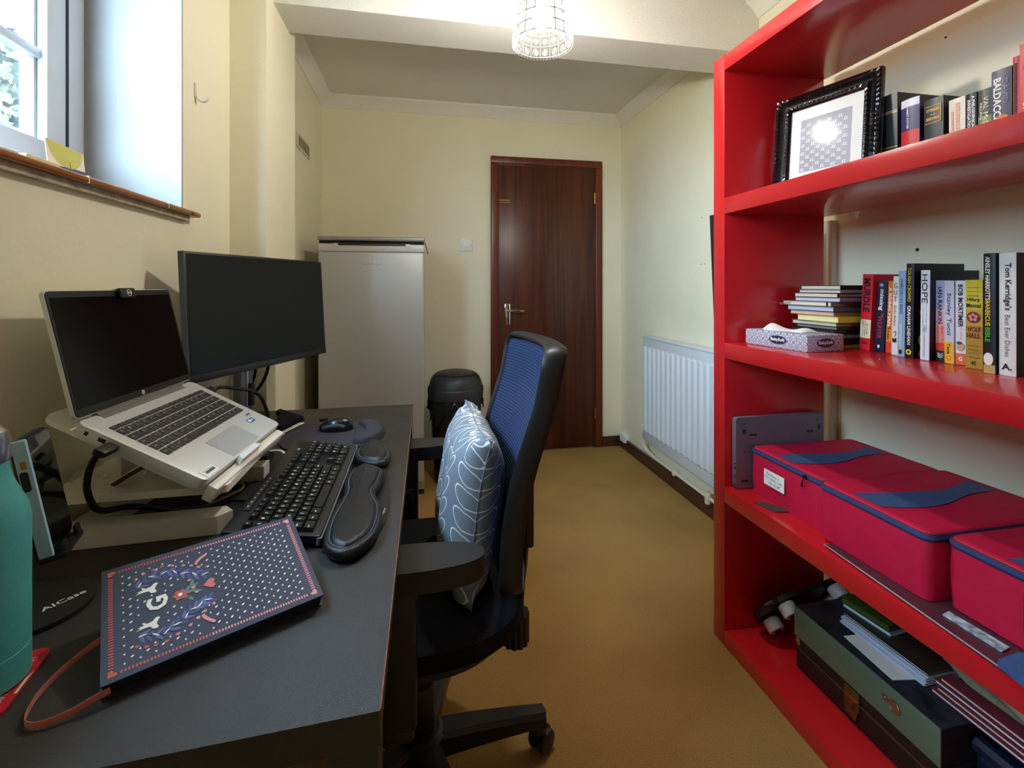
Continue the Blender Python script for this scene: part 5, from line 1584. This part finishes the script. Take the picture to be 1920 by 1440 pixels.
pet = mth('ABSOLUTE', mth('SINE', mth('MULTIPLY', ang, 4)))
ln_ = mth('LESS_THAN', mth('ABSOLUTE', mth('SUBTRACT', mth('DIVIDE', rad, PP * .62), mth('MULTIPLY', pet, .95))), .16)
mx = nd('ShaderNodeMixRGB'); mx.inputs[1].default_value = lin('#8E8FA2'); mx.inputs[2].default_value = lin('#E9E8EE')
t.links.new(ln_, mx.inputs[0]); t.links.new(mx.outputs[0], p.inputs['Base Color']); p.inputs['Roughness'].default_value = .5
b = MB(); b.box((0, 0, 0), (TW, TL_, TH), TBM, .0015)
NB = mat('navy_logo_print', '#23284A', .5)
TA = FR((-.0006, TL_ * .44, TH * .52), (0, -1, 0), (0, 0, 1)); b.prism(ell(0, 0, .031, .0125, 28), 0, .0003, NB, T=TA); b.text('BabySoft', WHITEINK, TA @ Matrix.Translation((0, 0, .0006)), .050, .012, .03)
TA = FR((TW * .5, -.0006, TH * .52), (1, 0, 0), (0, 0, 1)); b.prism(ell(0, 0, .031, .0125, 28), 0, .0003, NB, T=TA); b.text('BabySoft', WHITEINK, TA @ Matrix.Translation((0, 0, .0006)), .050, .012, .03)
b.build('carton', tb)
rng = random.Random(2)
def tis(u_, v_):
    x = .03 + .07 * u_ + .012 * math.sin(6 * v_); y = .05 + .135 * v_
    z = TH + .001 + .017 * math.sin(math.pi * u_) * (.55 + .45 * math.sin(7 * v_ + 1)) * math.sin(math.pi * min(1, max(0, v_))) ** .5 + (.015 * v_ ** 4) * math.sin(math.pi * u_)
    return (x, y, z)
b = MB(); b.grid(tis, 15, 21, mat('soft_white_tissue', '#F1EFEA', .9, nz=.02)); o = b.build('tissue', tb, smooth=60)
md = o.modifiers.new('thickness', 'SOLIDIFY'); md.thickness = .0006

# ---------------------------------------------------------------- stack of notebooks behind the tissue box
GS = 'notebooks stacked on the middle shelf'
stk = [ # thickness, near y, x front, cover, pages, label
    (.010, 1.150, 1.175, '#B79A3A', '#CDB24E', 'thin yellow pad at the very bottom of the notebook stack'),
    (.019, 1.158, 1.172, '#1E1414', '#3A2C28', 'black notebook second from bottom of the stack'),
    (.010, 1.153, 1.182, '#5A5446', '#8C8468', 'thin khaki notebook low in the stack'),
    (.014, 1.160, 1.176, '#1A1618', '#2C2424', 'black notebook directly under the brown-covered notebooks'),
    (.010, 1.156, 1.180, '#3C2A2A', '#A79C84', 'dark brown thin notebook low in the stack'),
    (.012, 1.150, 1.172, '#7E6A5C', '#DCD8C6', 'taupe notebook with white pages below the yellow notebook'),
    (.018, 1.138, 1.166, '#C0A41E', '#E6DFA6', 'bright yellow notebook in the middle of the stack'),
    (.013, 1.156, 1.170, '#8C5A44', '#E2B9A6', 'pink-edged notebook just above the yellow notebook'),
    (.015, 1.153, 1.166, '#4B4A52', '#C7D0E2', 'grey notebook with blue-white pages above the pink-edged one'),
    (.014, 1.156, 1.160, '#7A6450', '#E0D8BC', 'brown spiral notebook with cream pages sticking out to left'),
    (.012, 1.134, 1.168, '#6C6470', '#C2CCDC', 'slate notebook with pale blue pages below the patterned one'),
    (.013, 1.152, 1.178, '#4E2622', '#DDD0AE', 'maroon patterned notebook with cream pages near the top'),
    (.010, 1.150, 1.186, '#8A7870', '#D2CCC8', 'folded pale pamphlet second from top of the stack'),
    (.013, 1.152, 1.188, '#15110F', '#DAD2BC', 'black notebook with cream pages on top of the stack')]
z = ZS
rng = random.Random(11)
for i, (th, yn, xf, cc, pc, lb) in enumerate(stk):
    L_ = (.170, .165, .155, .16, .15, .165, .150, .165, .175, .185, .165, .160, .152, .145)[i]
    L_ = min(L_, 1.348 - yn)
    dx = rng.uniform(.135, .15)
    n = thing('stacked_notebook', lb, 'notebook', (xf, yn, z), group=GS)
    cm_ = cover(cc); pm_ = mat('page_edge_' + pc.strip('#').lower(), pc, .85, nz=.12, ns=5, ani=(1, 1, 220))
    b = MB(); b.box((0, 0, 0), (dx, L_, .0014), cm_, .0004); b.box((0, 0, th - .0016), (dx, L_, th - .0002), cm_, .0004)
    b.box((0, 0, 0), (dx, .0015, th - .0002), cm_, .0003)
    if i == 11:
        for k in range(18): b.tube([(.008 + k * .0078, -.0003, .003), (.011 + k * .0078, -.0003, .009), (.014 + k * .0078, -.0003, .004)], .0006, mat('pink_print'), seg=4, n=2)
    b.build('cover', n)
    MB().box((.0025, .0015, .0014), (dx - .002, L_ - .002, th - .0016), pm_).build('pages', n, smooth=0)
    if i == 9:
        b = MB()
        b.tube([(-.004, L_ - .04, .008), (-.006, L_ + .004, .004), (-.012, L_ - .012, .001)], .0012, GCAB, seg=6); b.box((-.0012, .012, .001), (.002, .016, th - .001), GREYPL)
        b.build('elastic_strap', n)
    z += th

# ---------------------------------------------------------------- things on the lower shelf
ZL = .509
gl_ = thing('spare_laptop', 'closed grey laptop standing on edge against bookcase end panel', 'laptop', (.981, 1.340, ZL))
GALU = mat('grey_laptop_shell', '#7C7C86', .4, .45, nz=.03)
GT_ = FR((0, 0, 0), (1, 0, 0), (0, 0, 1))
b = MB(); b.prism(rrect(0, .001, .325, .226, .010), 0, .011, GALU, .002, T=GT_); b.build('base', gl_)
MB().prism(rrect(.001, .002, .324, .225, .010), -.0085, -.0005, GALU, .001, T=GT_).build('lid', gl_)
b = MB()
for zz, hh in ((.088, .004), (.072, .010), (.045, .011), (.020, .006)): b.box((-.0006, -.008, zz - .01), (.0008, -.003, zz + hh - .01), BLACKPL)
b.build('ports', gl_)
for x, z_ in ((.06, .17), (.27, .17), (.03, .025), (.29, .02)): MB().box((x - .012, -.0125, z_ - .003), (x + .012, -.0108, z_ + .003), GREYPL, .0006).build('rubber_foot', gl_)
for k in range(4):
    MB().box((.022, -.0118, .176 + .0034 * k), (.036, -.0108, .1778 + .0034 * k), INK).build('vent_slot', gl_, smooth=0)
    MB().box((.300, -.0118, .176 + .0034 * k), (.312, -.0108, .1778 + .0034 * k), INK).build('vent_slot', gl_, smooth=0)
for x, z_ in ((.03, .205), (.03, .115), (.30, .205)): MB().cyl((x, -.0116, z_), (x, -.0105, z_), .0022, INK, seg=10).build('screw', gl_)
NYL = mat('red_nylon_fabric', '#C0123A', .62, nz=.06, ns=30, bump=.35, bs=700, spec=.3)
NYB = mat('blue_nylon_panel', '#3A5078', .6, nz=.06, ns=30, bump=.3, bs=700)
ZIP = mat('navy_zip_tape', '#222B45', .7, nz=.1, ns=200); TEE = mat('blue_zip_teeth', '#34487C', .45)
def bag(label, x0, x1, y0, y1, z0, z1, deco=None):
    b_ = thing('storage_bag', label, 'storage bag', (x0, (y0 + y1) / 2, z0), group='red zipped storage bags on the lower shelf')
    hw, dp, h = (y1 - y0) / 2, x1 - x0, z1 - z0
    o = [(p.x, p.y) for p in (Vector((q[0], q[1], 0)) for q in rrect(0, -hw, dp, hw, .018, 5))]
    b = MB()
    n = len(o); vs = []
    lv = [0, .15, .35, .55, .75, .9]
    for l in lv:
        for k, q in enumerate(o):
            bl = .0025 * math.sin(math.pi * l) + .0009 * math.sin(k * 1.3 + l * 7)
            c = Vector((dp / 2, 0)); v_ = Vector(q) - c
            v_ *= 1 + bl / v_.length
            vs.append((c.x + v_.x, c.y + v_.y, l * h))
    m_ = len(lv)
    fs = [(i * n + k, i * n + (k + 1) % n, (i + 1) * n + (k + 1) % n, (i + 1) * n + k) for i in range(m_ - 1) for k in range(n)] + [tuple(reversed(range(n)))]
    b.raw(vs, fs, NYL); b.build('body', b_, smooth=50)
    b = MB()
    def sag(x, y): 
        a, c = x / dp * 2 - 1, y / hw
        return h - .001 + .006 * (1 - a * a) * (1 - c * c) * math.cos(2 * a) - .003
    def top(u_, v_):
        x = .004 + (dp - .008) * u_; y = (-hw + .004 + (2 * hw - .008) * v_)
        return (x, y, sag(x, y))
    rings = []
    for d_, z_ in ((0, .90), (-.0008, .965), (-.004, .99)):
        rings.append([(q[0], q[1], z_ * h) for q in scale_out(o, d_ if area(o) > 0 else -d_)])
    vs = [q for r_ in rings for q in r_]
    fs = [(i * n + k, i * n + (k + 1) % n, (i + 1) * n + (k + 1) % n, (i + 1) * n + k) for i in range(2) for k in range(n)]
    # top surface as shrinking rings so the rounded corners stay
    inner = rings[-1]; base = len(vs); steps = 8
    for s_ in range(1, steps):
        f_ = 1 - s_ / steps
        for q in inner:
            x = dp / 2 + (q[0] - dp / 2) * f_; y = q[1] * f_
            vs.append((x, y, sag(x, y) + .0))
    for s_ in range(steps - 2 + 1):
        a0 = (2 * n) if s_ == 0 else base + (s_ - 1) * n
        a1 = base + s_ * n
        fs += [(a0 + k, a0 + (k + 1) % n, a1 + (k + 1) % n, a1 + k) for k in range(n)]
    vs.append((dp / 2, 0, sag(dp / 2, 0))); last = base + (steps - 2) * n
    fs += [(last + k, last + (k + 1) % n, len(vs) - 1) for k in range(n)]
    b.raw(vs, fs, NYL); lid_ = b.build('lid', b_, smooth=60)
    b = MB()
    def strip(u_, v_):
        x = .022 + (dp - .03) * u_
        c = .012 + .020 * math.sin(u_ * 5.2 + 2.6); w_ = .030 + .010 * math.sin(u_ * 6 + .5)
        y = c + (v_ - .5) * 2 * w_
        return (x, y, sag(x, y) + .0014)
    b.grid(strip, 20, 5, NYB); b.build('blue_stripe', lid_, smooth=60)
    zz = h * .915
    zo = [q for q in o]
    idx = sorted(range(n), key=lambda k: math.atan2(o[k][1], o[k][0] - dp / 2))
    path = [(q[0], q[1], zz) for q in scale_out(o, .0012 if area(o) > 0 else -.0012)]
    b = MB(); b.tube(path, .005, ZIP, seg=8, n=0, closed=True, flat=(.0085, .0026)); zt_ = b.build('zip', b_)
    b = MB(); b.tube([(q[0], q[1], zz) for q in scale_out(o, .0032 if area(o) > 0 else -.0032)], .002, TEE, seg=6, n=0, closed=True, flat=(.0038, .0012)); b.build('zip_teeth', zt_)
    b = MB(); b.tube([(q[0], q[1], h * .955) for q in scale_out(o, .0012 if area(o) > 0 else -.0012)], .0018, NYL, seg=6, n=0, closed=True); b.build('piping', b_)
    if deco: deco(b_, hw, dp, h, zt_)
    return b_
def d1(b_, hw, dp, h, zt_):
    b = MB(); T = FR((-.0075, .032, h * .50), (0, -1, 0), (0, 0, 1))
    b.box((-.040, -.0225, -.001), (.040, .0225, 0), PAPER, T=T)
    for k, s_ in enumerate(('Pensions +', 'Mortgage, Life', 'ins stuff')): b.text(s_, INK, T @ Matrix.Translation((-.004 + .003 * k, .012 - .012 * k, .0004)) @ Matrix.Rotation(R(-3), 4, 'Z'), (.05, .068, .044)[k], .0085, -.004)
    b.build('paper_label', b_, smooth=0)
    b = MB(); b.box((-.012, -hw + .052, h * .915 - .004), (-.004, -hw + .060, h * .915 + .004), BLACKPL, .001)
    b.tube([(-.0095, -hw + .056, h * .91), (-.012, -hw + .060, h * .80), (-.0105, -hw + .062, h * .70)], .002, BLACKPL, flat=(.0012, .003)); b.build('zip_puller', zt_)
def d3(b_, hw, dp, h, zt_):
    b = MB()
    T = FR((-.0068, -.03, h * .45), (0, -1, 0), (0, 0, 1))
    q = [(-.045, -.03), (.045, -.03), (.045, .03), (-.045, .03)]
    b.tube([(x, y, 0) for x, y in q], .0006, mat('dark_red_stitch', '#8C1022', .8), seg=5, n=0, closed=True, T=T); b.build('label_pocket_stitching', b_)
bag('red zipped bag with white handwritten label beside the grey laptop', 1.030, 1.405, 1.046, 1.322, ZL, .648, d1)
bag('middle red zipped bag with broad blue stripe and closed navy zip', 1.004, 1.400, .771, 1.036, ZL + .0062, .655, None)
bag('nearest red zipped bag with stitched empty label pocket', 1.036, 1.410, .478, .760, ZL + .0078, .655, d3)
ty = thing('flat_board', 'flat maroon board with thin silver edge under the middle red bag', 'board', (0, 0, ZL))
MB().prism([(.981, .995), (.945, .50), (1.30, .49), (1.32, .99)], 0, .005, mat('maroon_board', '#4A2832', .35, nz=.05), .0008).build('panel', ty)
MB().tube([(.9795, .996, .0055), (.9435, .50, .0055)], .0016, mat('silver_edge_strip', '#D5D2D4', .25, .7), seg=6, n=0).build('silver_edge', ty)
sc_ = MB(); sc_.prism([(0, 0), (.018, -.064), (.066, -.072), (.060, -.05), (.032, -.005)], 0, .0025, mat('dark_grey_slate', '#3F3B3C', .6, nz=.1), .0006)
o = sc_.build('slate_coaster'); o.location = (.972, 1.236, ZL); o.rotation_euler = (0, 0, R(0)); tag(o, 'small dark grey slate piece on shelf before the labelled bag', 'coaster')
PATM = mat('crumpled_patterned_paper', '#8FA3A8', .5, nz=.9, ns=55, bump=.6, bs=80)
o = MB().prism([(.0, .125), (.022, .13), (.026, .035), (.0, .03)], 0, .0022, PATM, .0005).build('patterned_paper'); o.location = (.993, .612, ZL + .0056); tag(o, 'pale blue-green patterned paper strip under the nearest red bag', 'paper')
BC = mat('denim_blue_cloth', '#33507E', .85, nz=.12, ns=120, bump=.5, bs=600)
o = MB().prism([(-.035, .035), (.02, .040), (.044, .018), (.044, -.10), (-.03, -.10), (-.046, -.01)], 0, .012, BC, .005, 3).build('folded_cloth'); o.location = (.985, .585, ZL + .0062); tag(o, 'folded denim blue cloth at right edge of the lower shelf', 'cloth')

# ---------------------------------------------------------------- things on the bottom shelf
ZB = .049
CASEM = mat('black_leather_case', '#17110F', .5, nz=.2, ns=40, bump=.4, bs=350)
DULLB = mat('dull_brass', '#7A5E34', .4, .8, nz=.1)
cse = thing('suitcase', 'flat black vintage case with brass clasp on the bottom shelf', 'suitcase', (1.07, .988, ZB))
def cb(name, par, lo, hi, m, bev=.001, **k): 
    q = par.matrix_basis.translation
    return MB().box([lo[i] - q[i] for i in range(3)], [hi[i] - q[i] for i in range(3)], m, bev, **k).build(name, par)
cb('body', cse, (1.070, .79, ZB), (1.345, 1.186, .108), CASEM, .006)
cb('lid', cse, (1.070, .79, .111), (1.345, 1.186, .143), CASEM, .006)
b = MB(); b.box((-.0025, -.19, .0595), (.01, .19, .0625), mat('brown_edge_trim', '#4A2C22', .4), .0008); b.build('rim', cse)
b = MB()
b.box((-.004, -.006, .040), (.0005, .036, .088), DULLB, .002); b.box((-.0065, -.003, .064), (-.003, .033, .068), BRASS, .001)
b.prism([(-.018, .0), (.018, .0), (.014, -.024), (-.014, -.018)], 0, .003, DULLB, .0006, T=FR((-.004, .014, .042), (0, -1, 0), (0, 0, 1)))
b.cyl((-.008, .014, .05), (-.004, .014, .05), .006, DULLB)
b.build('clasp', cse)
CORN = mat('tan_leather_corner', '#8A5636', .6, nz=.15)
for yy in (-.19, .19):
    MB().ball((.006, yy, .078), .016, CORN, (.55, .7, 1), u=14, v=10).build('corner_guard', cse)
fl = thing('box_file', 'grey-green box file with finger ring lying on the black case', 'box file', (1.066, .99, .1436))
GRNF = mat('grey_green_card', '#5E6E58', .6, nz=.06, ns=14); MARB = mat('black_marbled_paper', '#23262C', .5, nz=.7, ns=26)
b = MB(); b.box((0, -.195, 0), (.003, .197, .083), GRNF, .0008); b.build('spine', fl)
b = MB(); b.box((.003, -.195, .0805), (.272, .197, .083), MARB, .0006); b.box((.003, -.195, 0), (.272, .197, .0025), MARB, .0006); b.box((.003, .1945, .002), (.272, .197, .081), GRNF); b.box((.003, -.195, .002), (.272, -.1925, .081), MARB); b.build('boards', fl)
b = MB(); T = FR((-.0006, -.098, .045), (0, -1, 0), (0, 0, 1))
b.prism(ell(0, 0, .014, .0155, 28), 0, .0006, mat('rust_card', '#7A4630', .7), T=T)
b.tube([(.0105 * math.cos(k * math.pi / 12), .0118 * math.sin(k * math.pi / 12), .001) for k in range(24)], .0016, CHROME, seg=6, n=0, closed=True, T=T)
b.prism(ell(-.022, .004, .008, .007, 18), 0, .0007, mat('rust_card'), T=T); b.ball((-.021, .005, .001), .0022, CHROME, T=T)
b.build('finger_ring', fl)
ZT = .2272
def slab(name, label, cat, pts, z0, z1, m, group=None, edge=None, bev=.0006):
    c = (sum(q[0] for q in pts) / len(pts), sum(q[1] for q in pts) / len(pts), z0)
    loc = [(q[0] - c[0], q[1] - c[1]) for q in pts]
    if edge:
        r_ = thing(name, label, cat, c, group=group)
        h = z1 - z0
        MB().prism(loc, h * .86, h, m, 0).prism(loc, 0, h * .14, m, 0).build('cover', r_)
        MB().prism([(q[0] * .97, q[1] * .985) for q in loc], h * .14, h * .86, edge, 0).build('pages', r_)
        return r_
    o = MB().prism(loc, 0, z1 - z0, m, bev).build(name); o.location = c
    return tag(o, label, cat, group)
slab('paper_sheet', 'white paper sheet lying on top of the grey-green box file', 'paper', [(1.098, 1.055), (1.088, .915), (1.15, .905), (1.17, 1.05)], ZT, ZT + .0014, PAPER)
zz = ZT + .002
WPG = mat('blue_white_page_edges', '#C9D2E6', .8, nz=.1, ns=5, ani=(1, 1, 260))
names = ['lowest of five white-edged pads stacked on the box file', 'second white-edged pad up on the box file', 'third white-edged pad on the box file, slightly set back', 'fourth white-edged pad on the box file, below the top pad', 'top pad with dark brown cover, directly under the light blue book']
offs = (0, .006, .003, .012, .009)
for k in range(5):
    dx = offs[k]
    slab('white_pad', names[k], 'pad', [(1.132 + dx, 1.10), (1.140 + dx, .885), (1.335, .890), (1.33, 1.105)], zz, zz + .0052, WPG if k < 4 else mat('dark_brown_folder', '#2E2622', .5), 'white-edged pads stacked on the box file', edge=PAPER)
    zz += .0056
slab('blue_book', 'light blue slim book below the dark green book on bottom shelf', 'book', [(1.160, 1.118), (1.176, .996), (1.33, 1.01), (1.32, 1.13)], zz, zz + .010, mat('light_blue_cover', '#5E93B8', .5), edge=PAPER); zz += .0104
slab('green_book', 'dark green slim book topmost of pile on the box file', 'book', [(1.158, 1.120), (1.174, .998), (1.33, 1.012), (1.318, 1.132)], zz, zz + .016, mat('dark_green_cover', '#39521F', .45), edge=mat('green_page_edges', '#445C22', .7, nz=.1))
MRN = mat('maroon_binding', '#6E2436', .45, nz=.05)
tubx = thing('navy_folder', 'navy padded folder with rounded spine beside the box file', 'folder', (1.135, .62, ZB))
b = MB(); b.box((.0, -.30, .0), (.20, .165, .135), mat('navy_leatherette', '#141B30', .35, nz=.1, bump=.3, bs=500), .016, 4); b.build('body', tubx)
b = MB(); b.tube([(.008, .16, .148), (.004, 0, .150), (.002, -.29, .148)], .017, mat('navy_leatherette')); b.build('rounded_spine', tubx)
zz = .2275
lb = ['lowest maroon-striped white folder on the bottom shelf pile', 'second maroon-striped folder up on the bottom shelf pile', 'third maroon-striped folder, just below the top one', 'topmost maroon folder with pale stripe on bottom shelf pile']
for k in range(4):
    dx = .005 * k
    f_ = thing('striped_folder', lb[k], 'folder', (1.145 + dx, .72, zz), group='maroon striped folders on the bottom shelf')
    b = MB(); b.box((0, -.27, 0), (.036, .155 - .008 * (k % 2), .0022), MRN, .0004); b.box((0, -.27, .0068), (.036, .155 - .008 * (k % 2), .009), MRN, .0004); b.build('cover', f_)
    b = MB(); b.box((.0012, -.268, .0022), (.034, .152 - .008 * (k % 2), .0068), (PAPER, CREAMP, PAPER, CREAMP)[k], 0); b.build('pages', f_, smooth=0)
    zz += .0094
rng = random.Random(21)
def crump(u_, v_):
    a = 2 * math.pi * u_
    y = .44 + .47 * v_
    r_ = .036 + .006 * math.sin(5 * a + 9 * v_) + .004 * math.sin(23 * v_ + 2 * a)
    e = math.sin(math.pi * min(max(v_, .02), .98)) ** .3
    return (1.244 + r_ * 1.1 * math.cos(a) * e, y, .268 + r_ * math.sin(a) * e * .95)
b = MB(); b.grid(crump, 28, 34, mat('clear_wrapped_beige_fabric', '#B9AF93', .25, nz=.25, ns=16, bump=.7, bs=60, coat=.5), wrap_u=True)
o = b.build('wrapped_fabric_roll', smooth=70); tag(o, 'crumpled plastic-wrapped beige roll behind the maroon striped folders', 'fabric roll')
# dark tray with white feet leaning in the far corner
TT = FR((1.175, 1.287, .158), (.94, -.10, .28), (.30, -.50, .81))
fr_ = thing('dark_tray', 'dark board with white round feet leaning in bottom shelf corner', 'tray', M=TT)
DKB = mat('dark_brown_board', '#1C1114', .4, nz=.1)
b = MB(); b.prism(rrect(-.150, -.064, .150, .075, .05), -.008, 0, DKB, .002); b.build('board', fr_)
b = MB(); b.tube([(x, y, .001) for x, y in rrect(-.149, -.063, .149, .074, .05)], .003, BLACKRUB, seg=6, n=0, closed=True); b.build('rim', fr_)
for x, y in ((-.100, -.040), (-.062, .048), (.105, .045), (.110, -.04)):
    b = MB(); b.cyl((x, y, 0), (x, y, .006), .028, BLACKRUB); b.cyl((x, y, .006), (x, y, .040), .0255, WHITEPL, bev=.003)
    b.cyl((x, y, .0395), (x, y, .0406), .012, INK, seg=16); b.box((x - .004, y - .028, .0396), (x + .004, y, .0406), INK)
    b.build('foot', fr_)
b = MB(); b.box((-.085, .070, -.010), (-.025, .080, .004), GREYPL, .001); b.build('bracket', fr_)
